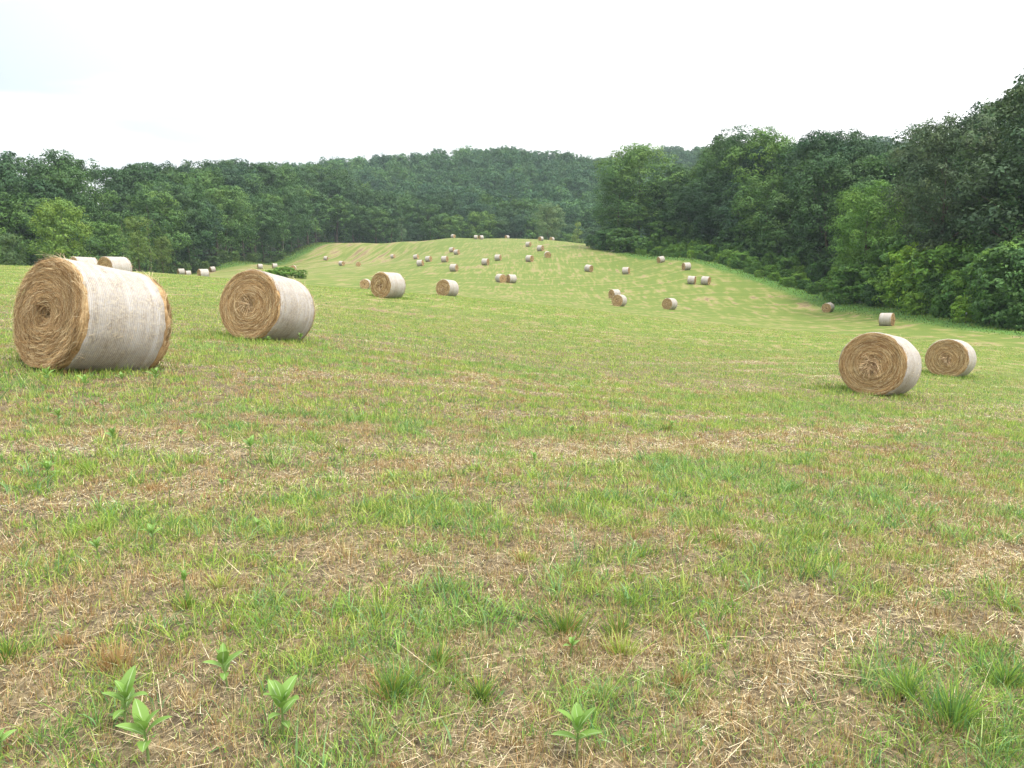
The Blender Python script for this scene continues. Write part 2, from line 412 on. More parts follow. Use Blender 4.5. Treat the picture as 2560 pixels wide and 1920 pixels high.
def mat_ground():
    t = NT('field_ground')
    co = t.n('ShaderNodeTexCoord').outputs['Object']
    g = t.attr('green').outputs['Fac']; far = t.attr('far').outputs['Fac']; edge = t.attr('edge').outputs['Fac']
    rt = t.attr('rowt').outputs['Fac']; rs = t.attr('rows').outputs['Fac']; lf = t.attr('left').outputs['Fac']
    rt2 = t.attr('rowt2').outputs['Fac']; rs2 = t.attr('rows2').outputs['Fac']
    v1 = t.comb(t.math('MULTIPLY', rt, .30), t.math('MULTIPLY', rs, .022), 0)
    v2 = t.comb(t.math('MULTIPLY', rt2, .50), t.math('MULTIPLY', rs2, .012), 3)
    b1 = t.noise(v1, 1.0, 5, .62); b2 = t.noise(v2, 1.0, 5, .62)
    nm = t.n('ShaderNodeMix'); t.l(lf, nm.inputs[0]); t.l(b1, nm.inputs[2]); t.l(b2, nm.inputs[3])
    band = t.math('SUBTRACT', nm.outputs[0], .5)
    pat = t.math('SUBTRACT', t.noise(co, .55, 6, .7), .5)
    fine = t.math('SUBTRACT', t.noise(co, 7, 5, .7), .5)
    farb = t.math('MULTIPLY', t.math('MULTIPLY', band, 1.7), far)
    def lines(tt, ss, per, seed):
        w = t.noise(t.comb(t.math('MULTIPLY', ss, .035), t.math('MULTIPLY', tt, .04), seed), 1.0, 2, .5)
        ph = t.math('ADD', t.math('MULTIPLY', tt, 1 / per), t.math('MULTIPLY', w, 1.1))
        l = t.math('ABSOLUTE', t.math('SINE', t.math('MULTIPLY', ph, math.pi)))
        k = t.ramp(l, [(0, 1), (.16, .6), (.34, 0)])
        m = t.ramp(t.noise(t.comb(t.math('MULTIPLY', ss, .022), t.math('MULTIPLY', tt, .22), seed + 4), 1.0, 3, .6), [(.36, 0), (.56, 1)])
        return t.math('MULTIPLY', k, m)
    la = lines(rt, rs, 3.4, 1.0); lb = lines(rt2, rs2, 3.0, 2.0)
    lm = t.n('ShaderNodeMix'); t.l(lf, lm.inputs[0]); t.l(la, lm.inputs[2]); t.l(lb, lm.inputs[3])
    s = t.math('ADD', g, farb)
    s = t.math('SUBTRACT', s, t.math('MULTIPLY', t.math('MULTIPLY', lm.outputs[0], .55), far))
    s = t.math('ADD', s, t.math('MULTIPLY', pat, .5))
    s = t.math('ADD', s, t.math('MULTIPLY', fine, 1.2))
    s = t.math('ADD', s, t.math('MULTIPLY', t.math('SUBTRACT', t.noise(co, 2.2, 4, .7), .5), .9))
    field = t.ramp(s, [(.02, (.15, .11, .06)), (.20, (.265, .205, .11)), (.40, (.205, .20, .072)), (.6, (.148, .172, .043)), (.85, (.110, .150, .033))])
    # near the camera the blades carry the green, the sheet is soil and litter, its darkest tones painting the shadowed gaps
    soil = t.ramp(t.math('ADD', t.noise(co, 30, 6, .75), t.math('MULTIPLY', fine, .5)), [(.28, (.032, .025, .017)), (.45, (.095, .073, .045)), (.6, (.205, .16, .09)), (.75, (.36, .285, .165))])
    nr = t.math('MULTIPLY', t.math('SUBTRACT', 1.0, t.attr('near').outputs['Fac']), 1.0, True)
    c = t.mix(nr, soil, field)
    rough = t.ramp(t.noise(co, .5, 5, .7), [(.3, (.05, .11, .025)), (.7, (.10, .19, .04))])
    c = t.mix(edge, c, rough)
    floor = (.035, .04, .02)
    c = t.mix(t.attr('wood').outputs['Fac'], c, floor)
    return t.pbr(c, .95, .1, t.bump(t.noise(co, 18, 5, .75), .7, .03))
M_ground = mat_ground()

def mat_hay(name, spiral=True):
    t = NT(name); co = t.n('ShaderNodeTexCoord').outputs['Object']
    sx = t.n('ShaderNodeSeparateXYZ'); t.l(co, sx.inputs[0])
    y, z = sx.outputs[1], sx.outputs[2]
    r = t.math('SQRT', t.math('ADD', t.math('POWER', t.math('ABSOLUTE', y), 2.0), t.math('POWER', t.math('ABSOLUTE', z), 2.0)))
    a = t.math('ARCTAN2', y, z)
    # spiral layers: streaks run round the axis
    rw = t.math('ADD', r, t.math('MULTIPLY', t.noise(co, 3.0, 2), .10))
    lay = t.noise(t.comb(t.math('MULTIPLY', rw, 26), t.math('MULTIPLY', a, 1.1), t.math('MULTIPLY', sx.outputs[0], 3)), 1.0, 5, .7)
    fi = t.noise(t.comb(t.math('MULTIPLY', rw, 90), t.math('MULTIPLY', a, 9), 0), 1.0, 4, .7)
    m = t.math('ADD', t.math('MULTIPLY', lay, .6), t.math('MULTIPLY', fi, .4))
    c = t.ramp(m, [(.30, (.10, .06, .03)), (.42, (.25, .16, .075)), (.52, (.40, .27, .135)), (.66, (.60, .45, .26))])
    oi = t.n('ShaderNodeObjectInfo')
    c = t.mix(1.0, c, t.ramp(oi.outputs['Random'], [(0, (.92, .91, .90)), (1, (1.16, 1.12, 1.06))]), 'MULTIPLY')
    hole_shade = t.ramp(t.math('ADD', r, t.math('MULTIPLY', t.noise(co, 9.0, 2), .08)), [(.09, (.22, .20, .18)), (.19, (1, 1, 1))])  # shade of the hollow centre painted into the hay colour
    c = t.mix(1.0, c, hole_shade, 'MULTIPLY')
    return t.pbr(c, .85, .15, t.bump(m, 1.0, .035))
M_hay = mat_hay('hay')

def mat_net():
    t = NT('net_wrap'); co = t.n('ShaderNodeTexCoord').outputs['Object']
    sx = t.n('ShaderNodeSeparateXYZ'); t.l(co, sx.inputs[0]); x = sx.outputs[0]
    a = t.math('ARCTAN2', sx.outputs[1], sx.outputs[2])
    # fine strings running round the bale, wobbling slightly
    w = t.noise(t.comb(t.math('MULTIPLY', x, 3), t.math('MULTIPLY', a, 3), 0), 1.0, 2)
    xx = t.math('ADD', x, t.math('MULTIPLY', w, .02))
    line = t.math('SINE', t.math('MULTIPLY', xx, 2 * math.pi / .026))
    line = t.ramp(t.math('ADD', t.math('MULTIPLY', line, .5), .5), [(.25, 0), (.75, 1)])
    straw = t.noise(t.comb(t.math('MULTIPLY', x, 26), t.math('MULTIPLY', a, 15), 0), 1.0, 5, .75)
    under = t.ramp(straw, [(.3, (.12, .095, .07)), (.5, (.27, .225, .17)), (.68, (.47, .41, .32))])
    bandn = t.noise(t.comb(t.math('MULTIPLY', xx, 9), t.math('MULTIPLY', a, .25), 7), 1.0, 3, .6)
    over = t.ramp(bandn, [(.35, .34), (.5, .50), (.6, .72), (.68, .95)])
    pt = t.noise(co, 5.0, 5, .7)
    cov = t.math('MULTIPLY', t.math('ADD', t.math('MULTIPLY', line, .40), .42), over, True)
    cov = t.math('ADD', cov, t.math('MULTIPLY', t.math('SUBTRACT', pt, .50), 1.0), True)
    cov = t.math('MULTIPLY', cov, t.ramp(straw, [(.36, 1.0), (.60, .38)]), True)
    c = t.mix(cov, under, (.60, .60, .615))
    h = t.math('ADD', t.math('MULTIPLY', line, .25), straw)
    return t.pbr(c, .6, .25, t.bump(h, .6, .012))
M_net = mat_net()

# ------------------------------------------------------------------ ground sheet
def build_ground():
    n = GX_N
    V = np.stack([_XX, _YY, _ZZ], -1).reshape(-1, 3)
    i = np.arange(n - 1); I, J = np.meshgrid(i, i)
    q = (J * n + I).ravel()
    Fq = np.stack([q, q + 1, q + n + 1, q + n], -1)
    x, y = V[:, 0], V[:, 1]
    e, dr, dl = field_edge(x, y)
    inside_y = y < 400
    t, s, left, t2, s2 = rows(x, y)
    r = np.hypot(x, y)
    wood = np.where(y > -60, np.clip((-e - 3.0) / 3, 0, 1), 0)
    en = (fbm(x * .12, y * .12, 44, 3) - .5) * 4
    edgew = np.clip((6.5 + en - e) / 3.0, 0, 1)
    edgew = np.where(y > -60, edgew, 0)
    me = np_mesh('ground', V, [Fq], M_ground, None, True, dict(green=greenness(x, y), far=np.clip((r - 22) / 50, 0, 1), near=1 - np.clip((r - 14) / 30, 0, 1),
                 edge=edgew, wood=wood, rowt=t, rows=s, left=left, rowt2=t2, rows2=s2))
    tag(link('field', me), 'mown hay field rolling down and up to the wooded hills', None, None, 'structure')
build_ground()

# ------------------------------------------------------------------ grass
PAL_G = np.array([[.22, .34, .045], [.28, .40, .062], [.14, .265, .048], [.35, .42, .085], [.11, .22, .065], [.41, .45, .14]])
PAL_B = np.array([[.33, .19, .075], [.42, .27, .11], [.25, .14, .06], [.47, .34, .16], [.34, .28, .11]])
PAL_S = np.array([[.55, .43, .25], [.62, .50, .31], [.45, .33, .18], [.68, .58, .38], [.38, .28, .16]])

def blades(base, head, lean, h, w, col, segs=2, curl=None, r=None):
    """base n x 3; head azimuth; lean tilt from vertical; h length; w width; returns V, faces, C"""
    n = len(base)
    if curl is None: curl = lean * .6
    d = np.stack([np.cos(head), np.sin(head), np.zeros(n)], -1)
    sa = rng.uniform(0, np.pi, n); side = np.stack([np.cos(sa), np.sin(sa), np.zeros(n)], -1)
    pts = [base]; ang = lean.copy(); cur = base
    for k in range(segs):
        step = (h / segs)[:, None]
        cur = cur + step * (np.sin(ang)[:, None] * d + np.cos(ang)[:, None] * np.array([0, 0, 1.0]))
        pts.append(cur); ang = ang + curl / segs
    ws = [1.0, .8, .45][:segs]
    V = []
    for k in range(segs):
        V += [pts[k] - side * (w * ws[k] / 2)[:, None], pts[k] + side * (w * ws[k] / 2)[:, None]]
    V.append(pts[-1])
    m = len(V); V = np.stack(V, 1).reshape(-1, 3)
    b = np.arange(n) * m
    Fs = []
    if segs > 1:
        Fs.append(np.concatenate([np.stack([b + 2 * k, b + 2 * k + 1, b + 2 * k + 3, b + 2 * k + 2], -1) for k in range(segs - 1)]))
    Fs.append(np.stack([b + 2 * segs - 2, b + 2 * segs - 1, b + 2 * segs], -1))
    return V, Fs, np.repeat(col, m, 0), m

def pick(pal, n, var=.18):
    c = pal[rng.integers(0, len(pal), n)] * (1 + rng.normal(0, var, (n, 1)))
    return np.clip(c, .01, .85)

bale_feet = bp[:, :2]
def sector(n, r0, r1, amax=41):
    r = np.sqrt(rng.uniform(r0 * r0, r1 * r1, n)); a = np.radians(rng.uniform(-amax, amax, n))
    return r * np.sin(a), r * np.cos(a)

def scatter(name, label, specs, mat, cat):
    mb = MB()
    for sp_ in specs:
        b, hd, ln, hh, ww, cc, sg, cu = sp_
        V, Fs, Cc, m = blades(b, hd, ln, hh, ww, cc, sg, cu)
        off = mb.n
        mb.V.append(V); mb.C.append(Cc); mb.n += len(V)
        for f in Fs: mb.F.setdefault(f.shape[1], []).append(f + off)
    o = link(name, mb.mesh(name, mat)); tag(o, label, cat, None, 'stuff'); return o

def clumped(nt, per, r0, r1, keep, spread):
    """tufts kept by keep(x, y) probability; returns blade bases and tuft ids"""
    x, y = sector(nt, r0, r1)
    m = rng.random(nt) < keep(x, y); x, y = x[m], y[m]
    k = rng.poisson(per, len(x)) + 1; idx = np.repeat(np.arange(len(x)), k)
    a = rng.uniform(0, 2 * np.pi, len(idx)); rr = np.abs(rng.normal(0, spread, len(idx)))
    bx, by = x[idx] + rr * np.cos(a), y[idx] + rr * np.sin(a)
    return bx, by, idx, a, len(x)

def grass():
    G, S = [], []
    gn = lambda x, y: greenness(x, y)
    bands = [(1.5, 3.2, 1.7, .8, 2), (3.2, 5.2, 1.15, 1.0, 2), (5.2, 9, .66, 1.3, 2), (9, 18, .28, 2.0, 1), (18, 36, .10, 3.2, 1), (36, 75, .022, 5.5, 1)]
    for r0, r1, dens, wid, sg in bands:
        area = math.radians(82) / 2 * (r1 * r1 - r0 * r0)
        # green tufts
        nt = int(area * 520 * dens)
        bx, by, idx, a, k = clumped(nt, 8 if r0 < 18 else 4, r0, r1, lambda x, y: np.clip((gn(x, y) - .10) * 1.2, .17, .9), .034 if r0 < 18 else .09)
        tint = rng.integers(0, len(PAL_G), k)[idx]; blu = (fbm(bx * .5, by * .5, 61, 2) > .56)
        col = PAL_G[np.where(rng.random(len(idx)) < .7, tint, rng.integers(0, 6, len(idx)))]
        col = np.where(blu[:, None], col * [.84, .96, 1.1], col) * (1 + rng.normal(0, .15, (len(idx), 1)))
        th = rng.lognormal(0, .35, k)[idx]; gg = gn(bx, by)
        h = .044 * th * rng.uniform(.4, 1.5, len(idx)) * (.65 + .8 * gg) * np.where(rng.random(len(idx)) < .06, 1.9, 1)
        if r0 >= 36: h = h * .9
        ln = np.abs(rng.normal(.6, .38, len(idx)))
        G.append((np.stack([bx, by, ground(bx, by) - .004], -1), a + rng.normal(0, .5, len(idx)), ln, h, rng.uniform(.0028, .0058, len(idx)) * wid, np.clip(col * (1.0 if r0 < 9 else 1.08), .01, .8), sg, rng.uniform(.1, 1.8, len(idx))))
        if r0 < 9:
            # long arching blades in the lush spots, and long loose straws lying along the rows
            nt = int(area * 60 * dens)
            bx, by, idx, a, k = clumped(nt, 6, r0, r1, lambda x, y: np.clip((gn(x, y) - .42) * 1.6, .03, .8), .03)
            n6 = len(idx); c = np.array([.17, .31, .10]) * (1 + rng.normal(0, .2, (n6, 1))) * np.where(rng.random((n6, 1)) < .4, [[1.3, 1.0, .55]], [[1, 1, 1.15]])
            G.append((np.stack([bx, by, ground(bx, by) - .004], -1), a + rng.normal(0, .3, n6), np.abs(rng.normal(.3, .2, n6)), rng.uniform(.08, .19, n6), rng.uniform(.004, .0065, n6) * wid, np.clip(c, .01, .8), 3, rng.uniform(1.2, 2.6, n6)))
            n7 = int(area * 11 * dens); x, y = sector(n7, r0, r1); m = rng.random(n7) < np.clip(1.1 - gn(x, y), .05, 1); x, y = x[m], y[m]; n7 = len(x)
            S.append((np.stack([x, y, ground(x, y) + rng.uniform(.012, .03, n7)], -1), rng.normal(.35, .7, n7) + np.where(rng.random(n7) < .5, math.pi, 0), rng.normal(1.54, .05, n7), rng.uniform(.12, .38, n7), rng.uniform(.002, .0038, n7), pick(PAL_S * .9, n7, .15), 2, rng.normal(0, .08, n7)))
        # short thatch of green-yellow
        n2 = int(area * 2600 * dens); x, y = sector(n2, r0, r1)
        m = rng.random(n2) < np.clip(gn(x, y) * 1.3, .1, 1); x, y = x[m], y[m]; n2 = len(x)
        c = pick(PAL_G, n2) * [1.12, 1.0, 1.0]
        G.append((np.stack([x, y, ground(x, y) - .003], -1), rng.uniform(0, 6.28, n2), rng.uniform(.2, 1.1, n2), rng.uniform(.02, .055, n2), rng.uniform(.003, .006, n2) * wid, c, 1, rng.uniform(0, .6, n2)))
        # brown stubble clumps
        nt = int(area * 260 * dens)
        bx, by, idx, a, k = clumped(nt, 15 if r0 < 18 else 5, r0, r1, lambda x, y: np.clip((.95 - gn(x, y)) * 1.1 + .08, .14, .9) * (1 - .8 * windrow(*rows(x, y)[:2])), .036 if r0 < 18 else .08)
        n3 = len(idx); th = rng.lognormal(0, .3, k)[idx]
        S.append((np.stack([bx, by, ground(bx, by) - .004], -1), a, np.abs(rng.normal(.35, .25, n3)), .046 * th * rng.uniform(.4, 1.35, n3), rng.uniform(.0025, .005, n3) * wid, pick(PAL_B * [1.0, 1.06, 1.12], n3, .28), 1, rng.uniform(0, .4, n3)))
        # straw litter lying flat
        nt = int(area * 3600 * dens); x, y = sector(nt, r0, r1)
        wr = np.maximum(windrow(*rows(x, y)[:2]), strips(x, y)); m = rng.random(nt) < np.clip(.95 - gn(x, y) + .7 * wr, .12, 1); x, y = x[m], y[m]; n4 = len(x); wr = wr[m][:, None]
        L = rng.lognormal(math.log(.036), .65, n4)
        S.append((np.stack([x, y, ground(x, y) + rng.uniform(.002, .022, n4)], -1), rng.uniform(0, 6.28, n4), rng.normal(1.48, .16, n4), L, rng.uniform(.0016, .0040, n4) * wid, np.clip(pick(PAL_S * .82, n4, .32) * (1 + .6 * wr), 0, .8), 1, rng.normal(0, .1, n4)))
    for p, bb in zip(bp[:12], BALES[:12]):
        if math.hypot(p[0], p[1]) > 72: continue
        n5 = 1500; a = rng.uniform(0, 6.28, n5); rr = rng.uniform(.25, 1.35, n5)
        x = p[0] + rr * np.cos(a); y = p[1] + .5 + rr * np.sin(a)
        dd = math.hypot(p[0], p[1])
        G.append((np.stack([x, y, ground(x, y) - .004], -1), rng.uniform(0, 6.28, n5), np.abs(rng.normal(.3, .25, n5)), rng.uniform(.05, .15, n5), rng.uniform(.004, .007, n5) * (1 + dd / 18), pick(PAL_G, n5) * .9, 2, rng.uniform(.1, 1.2, n5)))
    scatter('grass', 'short green grass regrowing over the mown field', G, M_blade, 'grass')
    scatter('straw_litter', 'dry stubble and loose straw strewn over the mown field', S, M_straw, 'straw')
grass()

# rank grass strip along both woods
def verge():
    x = rng.uniform(-115, 66, 300000); y = rng.uniform(40, 345, 300000)
    e, dr, dl = field_edge(x, y)
    m = (e < 6) & (e > -7) & (np.abs(x) < .72 * y + 4)
    x, y, e = x[m], y[m], e[m]; n = len(x); r = np.hypot(x, y)
    h = rng.uniform(.25, .6, n) * np.clip((7 - e) / 9, .25, 1.2)
    c = PAL_G[rng.integers(0, 5, n)] * rng.uniform(.35, .75, (n, 1))
    scatter('verge_grass', 'uncut rank grass along the edges of both woods', [(np.stack([x, y, ground(x, y) - .03], -1), rng.uniform(0, 6.28, n), rng.uniform(.1, .7, n), h, .06 + r * .0009, c, 1, rng.uniform(0, .9, n))], M_blade, 'grass')
verge()

# ------------------------------------------------------------------ hay bales
def bale_core(seg, rings, amp):
    """rolled hay: axis X, resting on z=0 plane after being lifted by its radius (object origin at centre)"""
    prof = []                                     # (x, r)
    R, H = D_ / 2, L_ / 2
    for r in np.concatenate([[.02, .06, .1, .14], np.linspace(.19, R - .07, rings)]): prof.append((-H + .03 * (r / R) ** 2 * 0 - .02 * math.sin(r * 9), r))
    for k in range(1, 6):
        a = k / 5 * math.pi / 2; prof.append((-H + .07 - .07 * math.cos(a), R - .07 + .07 * math.sin(a)))
    left = prof[:]
    mid = [(x, R) for x in np.linspace(-H + .12, H - .12, 6)]
    prof = left + mid + [(-x, r) for x, r in reversed(left)]
    prof = np.array(prof); m = len(prof)
    th = np.linspace(0, 2 * np.pi, seg, endpoint=False)
    X = np.repeat(prof[:, 0][:, None], seg, 1); Rr = np.repeat(prof[:, 1][:, None], seg, 1); T = np.repeat(th[None], m, 0)
    s = rng.integers(0, 999)
    nz = fbm(np.cos(T) * 4 + X * 5 + s, np.sin(T) * 4 + Rr * 9, s, 3) - .5
    sgn = np.sign(X)
    face = np.clip((np.abs(X) - H + .12) / .1, 0, 1)
    X = X + sgn * nz * amp * 1.6 * face
    Rr = Rr * (1 + nz * amp * (.15 + .45 * face))
    X = X - sgn * .09 * np.exp(-(Rr / .14) ** 2) * face
    Y, Z = Rr * np.cos(T), Rr * np.sin(T)
    Z = np.where(Z < -R * .9, -R * .9 + (Z + R * .9) * .35, Z)       # sags flat underneath
    Z = Z * .985
    V = np.stack([X, Y, Z], -1).reshape(-1, 3)
    i = np.arange(m - 1)[:, None] * seg; j = np.arange(seg)[None]; j2 = (j + 1) % seg
    Fq = np.stack([i + j, i + j2, i + seg + j2, i + seg + j], -1).reshape(-1, 4)
    caps = np.stack([np.arange(seg)[::-1], ])
    V = np.concatenate([V, [[X[0].mean(), 0, 0], [X[-1].mean(), 0, 0]]])
    c0, c1 = len(V) - 2, len(V) - 1; j = np.arange(seg)
    tri = np.concatenate([np.stack([np.full(seg, c0), (j + 1) % seg, j], -1), np.stack([np.full(seg, c1), (m - 1) * seg + j, (m - 1) * seg + (j + 1) % seg], -1)])
    return np_mesh('hay_roll', V, [Fq, tri], M_hay, None, True)
def bale_net(seg, cut=.055, amp=.008):
    R, H = D_ / 2, L_ / 2 - cut
    xs = np.concatenate([[-H - .02], np.linspace(-H, H, 14), [H + .02]]); m = len(xs)
    th = np.linspace(0, 2 * np.pi, seg, endpoint=False)
    X = np.repeat(xs[:, None], seg, 1); T = np.repeat(th[None], m, 0)
    s = rng.integers(0, 999)
    nz = fbm(np.cos(T) * 3 + X * 2 + s, np.sin(T) * 3 + X, s, 3) - .5
    Rr = R + .012 + nz * amp * 2
    Rr[0] -= .03; Rr[-1] -= .03
    X = X + (vnoise(T * 6, T * 0 + 1, s) - .5) * .03 * (np.abs(X) > H - .01)
    Y, Z = Rr * np.cos(T), Rr * np.sin(T)
    Z = np.where(Z < -R * .9, -R * .9 + (Z + R * .9) * .38, Z) * .985
    V = np.stack([X, Y, Z], -1).reshape(-1, 3)
    i = np.arange(m - 1)[:, None] * seg; j = np.arange(seg)[None]; j2 = (j + 1) % seg
    Fq = np.stack([i + j, i + j2, i + seg + j2, i + seg + j], -1).reshape(-1, 4)
    return np_mesh('net_wrap', V, [Fq], M_net, None, True)

def strands(n, rim=0, tuft=0, tuft_r=.16, width=.006, wild=1.0, on_net=0):
    """curved straws laid round the ends, at the rims and (for some bales) bursting from the middle"""
    mb = MB(); R, H = D_ / 2, L_ / 2
    def strip(P, w, col, up):
        k = P.shape[1]
        tan = np.gradient(P, axis=1); sd = np.cross(tan, up); sd /= np.linalg.norm(sd, axis=-1, keepdims=True) + 1e-9
        ws = (w[:, None, None] / 2) * np.array([.6] + [1] * (k - 2) + [.4])[None, :, None]
        V = np.stack([P - sd * ws, P + sd * ws], 2).reshape(-1, 3)
        b = (np.arange(len(P)) * k * 2)[:, None] + np.arange(k - 1)[None] * 2
        Fq = np.stack([b, b + 1, b + 3, b + 2], -1).reshape(-1, 4)
        mb.add(V, Fq, None); mb.C[-1] = np.repeat(col, k * 2, 0)
    for side in (-1, 1):
        m = n
        r = R * np.sqrt(rng.uniform(.003, 1.0, m)) * .985; a0 = rng.uniform(0, 6.28, m)
        Lg = rng.lognormal(math.log(.16), .45, m); k = 4
        drift = rng.normal(0, .12 * wild, m)
        t = np.linspace(0, 1, k)[None]
        rr = r[:, None] + drift[:, None] * Lg[:, None] * t
        da = np.clip(Lg / np.maximum(r, .08), 0, 1.6)[:, None] * t
        A = a0[:, None] + da
        lift = .008 + np.abs(rng.normal(0, .012, m))[:, None] * (1 + wild * np.abs(t * 2 - 1))
        edge = np.clip((rr - (R - .07)) / .07, 0, 1)
        X = side * (H + .004 - .09 * np.exp(-(rr / .14) ** 2) + lift + .012 * np.sin(rr * 9) - .062 * edge ** 2)
        rr = np.minimum(rr, R + .015)
        Y = rr * np.cos(A); Z = rr * np.sin(A) * .985
        Z = np.where(Z < -R * .9, -R * .9 + (Z + R * .9) * .35, Z)
        P = np.stack([X + np.zeros_like(rr), Y, Z], -1)
        col = pick(np.array([[.34, .21, .10], [.46, .31, .15], [.26, .15, .07], [.56, .42, .23], [.64, .52, .33], [.40, .27, .13]]), m, .18)
        col = col * [1.0, .97, .91] * (.70 + .5 * (fbm(r * 22, a0 * .6, 71, 2)))[:, None]
        strip(P, rng.uniform(.6, 1.2, m) * width, col, np.array([side * 1.0, 0, 0]))
        if rim:
            m = rim; a0 = rng.uniform(0, 6.28, m); Lg = rng.uniform(.05, .26, m)
            st = np.stack([side * (H - rng.uniform(0, .08, m)), R * np.cos(a0), R * np.sin(a0) * .985], -1)
            dirn = np.stack([side * rng.normal(.2, .35, m), -np.sin(a0) * rng.normal(.8, .5, m) + np.cos(a0) * .45 * rng.random(m), np.cos(a0) * rng.normal(.8, .5, m) + np.sin(a0) * .45 * rng.random(m)], -1)
            dirn /= np.linalg.norm(dirn, axis=1)[:, None]
            t = np.linspace(0, 1, 4)[None, :, None]
            P = st[:, None] + dirn[:, None] * Lg[:, None, None] * t + np.array([0, 0, -1.0]) * (Lg[:, None, None] * t) ** 2 * 1.2
            ok = P[:, -1, 2] > -R * .8; P = P[ok]
            strip(P, rng.uniform(.5, 1, len(P)) * width, pick(PAL_S, len(P)) * .85, np.array([.3, .5, 1.0]))
        if tuft:
            m = tuft; a0 = rng.uniform(0, 6.28, m); r0 = rng.uniform(0, tuft_r, m)
            st = np.stack([side * (H + .0 * r0), r0 * np.cos(a0), r0 * np.sin(a0)], -1)
            a1 = rng.uniform(0, 6.28, m); Lg = rng.uniform(.06, .24, m)
            dirn = np.stack([side * rng.uniform(.1, 1.2, m), np.cos(a1), np.sin(a1) * .9 + .1], -1)
            t = np.linspace(0, 1, 5)[None, :, None]
            P = st[:, None] + dirn[:, None] * Lg[:, None, None] * t + np.array([0, 0, -1.0]) * (Lg[:, None, None] * t) ** 2 * rng.uniform(.2, 3, (m, 1, 1))
            P[:, :, 0] = side * np.maximum(np.abs(P[:, :, 0]), H - .03 + .05 * t[..., 0])
            strip(P, rng.uniform(.7, 1.4, m) * width, pick(np.array([[.34, .22, .11], [.45, .32, .17], [.55, .42, .25], [.24, .15, .08]]), m) * 1.0, np.array([side * .7, .3, .6]))
    if on_net:
        m = on_net; x = rng.uniform(-H, H, m); a0 = rng.uniform(-.3, 3.5, m); Lg = rng.uniform(.03, .10, m); dr = rng.uniform(0, 6.28, m)
        t = np.linspace(0, 1, 3)[None]
        X = x[:, None] + np.cos(dr)[:, None] * Lg[:, None] * t; A = a0[:, None] + np.sin(dr)[:, None] * Lg[:, None] * t / R
        rr = R + .016 + rng.uniform(0, .01, (m, 3)); P = np.stack([np.clip(X, -H, H), rr * np.cos(A), rr * np.sin(A) * .985], -1)
        strip(P, np.full(m, width * .7), pick(PAL_S, m) * .9, np.array([0, .3, 1.0]))
    return mb.mesh('loose_straw', M_straw)

print('bales')
KINDS = {
 'A': (bale_core(96, 14, .10), bale_net(96, .10), strands(9500, 260, 0, width=.0042, wild=1.7, on_net=500)),
 'B': (bale_core(96, 14, .05), bale_net(96, .05), strands(8500, 200, 60, .1, width=.005, wild=1.0, on_net=300)),
 'Cc': (bale_core(96, 14, .03), bale_net(96, .05), strands(6500, 70, 420, .17, width=.006, wild=.5, on_net=150)),
 'D': (bale_core(80, 12, .05), bale_net(80, .05), strands(4600, 50, 130, .13, width=.008, wild=.6, on_net=100)),
}
MV = [(bale_core(56, 9, .04), bale_net(56, .04), strands(1000, 60, 30, .12, width=.02, wild=.6)) for _ in range(3)]
SV = [(bale_core(40, 7, .04), bale_net(40, .04), strands(300, 24, 0, width=.035, wild=.6)) for _ in range(4)]
for i, (b, p) in enumerate(zip(BALES, bp)):
    u, v, h, side, ff, label, kind = b
    x, y = float(p[0]), float(p[1])
    n = math.hypot(x, y)
    tc = np.array([-x / n, -y / n]); left = np.array([tc[1], -tc[0]])      # image-left as seen from the camera
    if left[0] > 0: left = -left
    th = math.atan2(D_ * (1 - ff), L_ * ff)
    nrm = tc * math.cos(th) + (left if side == 'L' else -left) * math.sin(th)
    # the measured point is under the near end for the hero bales: move the centre back a little
    if kind in ('A', 'B', 'Cc', 'D'):
        x -= nrm[0] * L_ / 2; y -= nrm[1] * L_ / 2
    ang = math.atan2(nrm[1], nrm[0])
    z = gz(x, y)
    e = .5
    sl = (gz(x + nrm[0] * e, y + nrm[1] * e) - gz(x - nrm[0] * e, y - nrm[1] * e)) / (2 * e)
    if kind in 'ABCcD': print(kind, 'slope', round(sl, 3))
    if kind == 'M': ms = MV[i % 3]
    elif kind == 'S': ms = SV[i % 4]
    else: ms = KINDS[kind]
    rt = empty('hay_bale', (x, y, z - .05), ang)
    tag(rt, label, 'hay bale', 'round hay bales lying on the mown field')
    sc_ = random.uniform(.97, 1.03)
    roll = random.uniform(0, 6.28)
    for nm, me in zip(('hay_roll', 'net_wrap', 'loose_straw'), ms):
        o = link(nm, me, rt); o.location = (0, 0, D_ / 2 * .94); o.rotation_euler = (0, -math.atan(sl) - {'A': .13, 'B': .09, 'Cc': .05, 'D': .03}.get(kind, 0), 0)
    rt.scale = (sc_, sc_, sc_)
    rt.rotation_euler = (0, 0, ang)
    for c in rt.children:
        if c.name.startswith('loose'): c['kind'] = 'stuff'

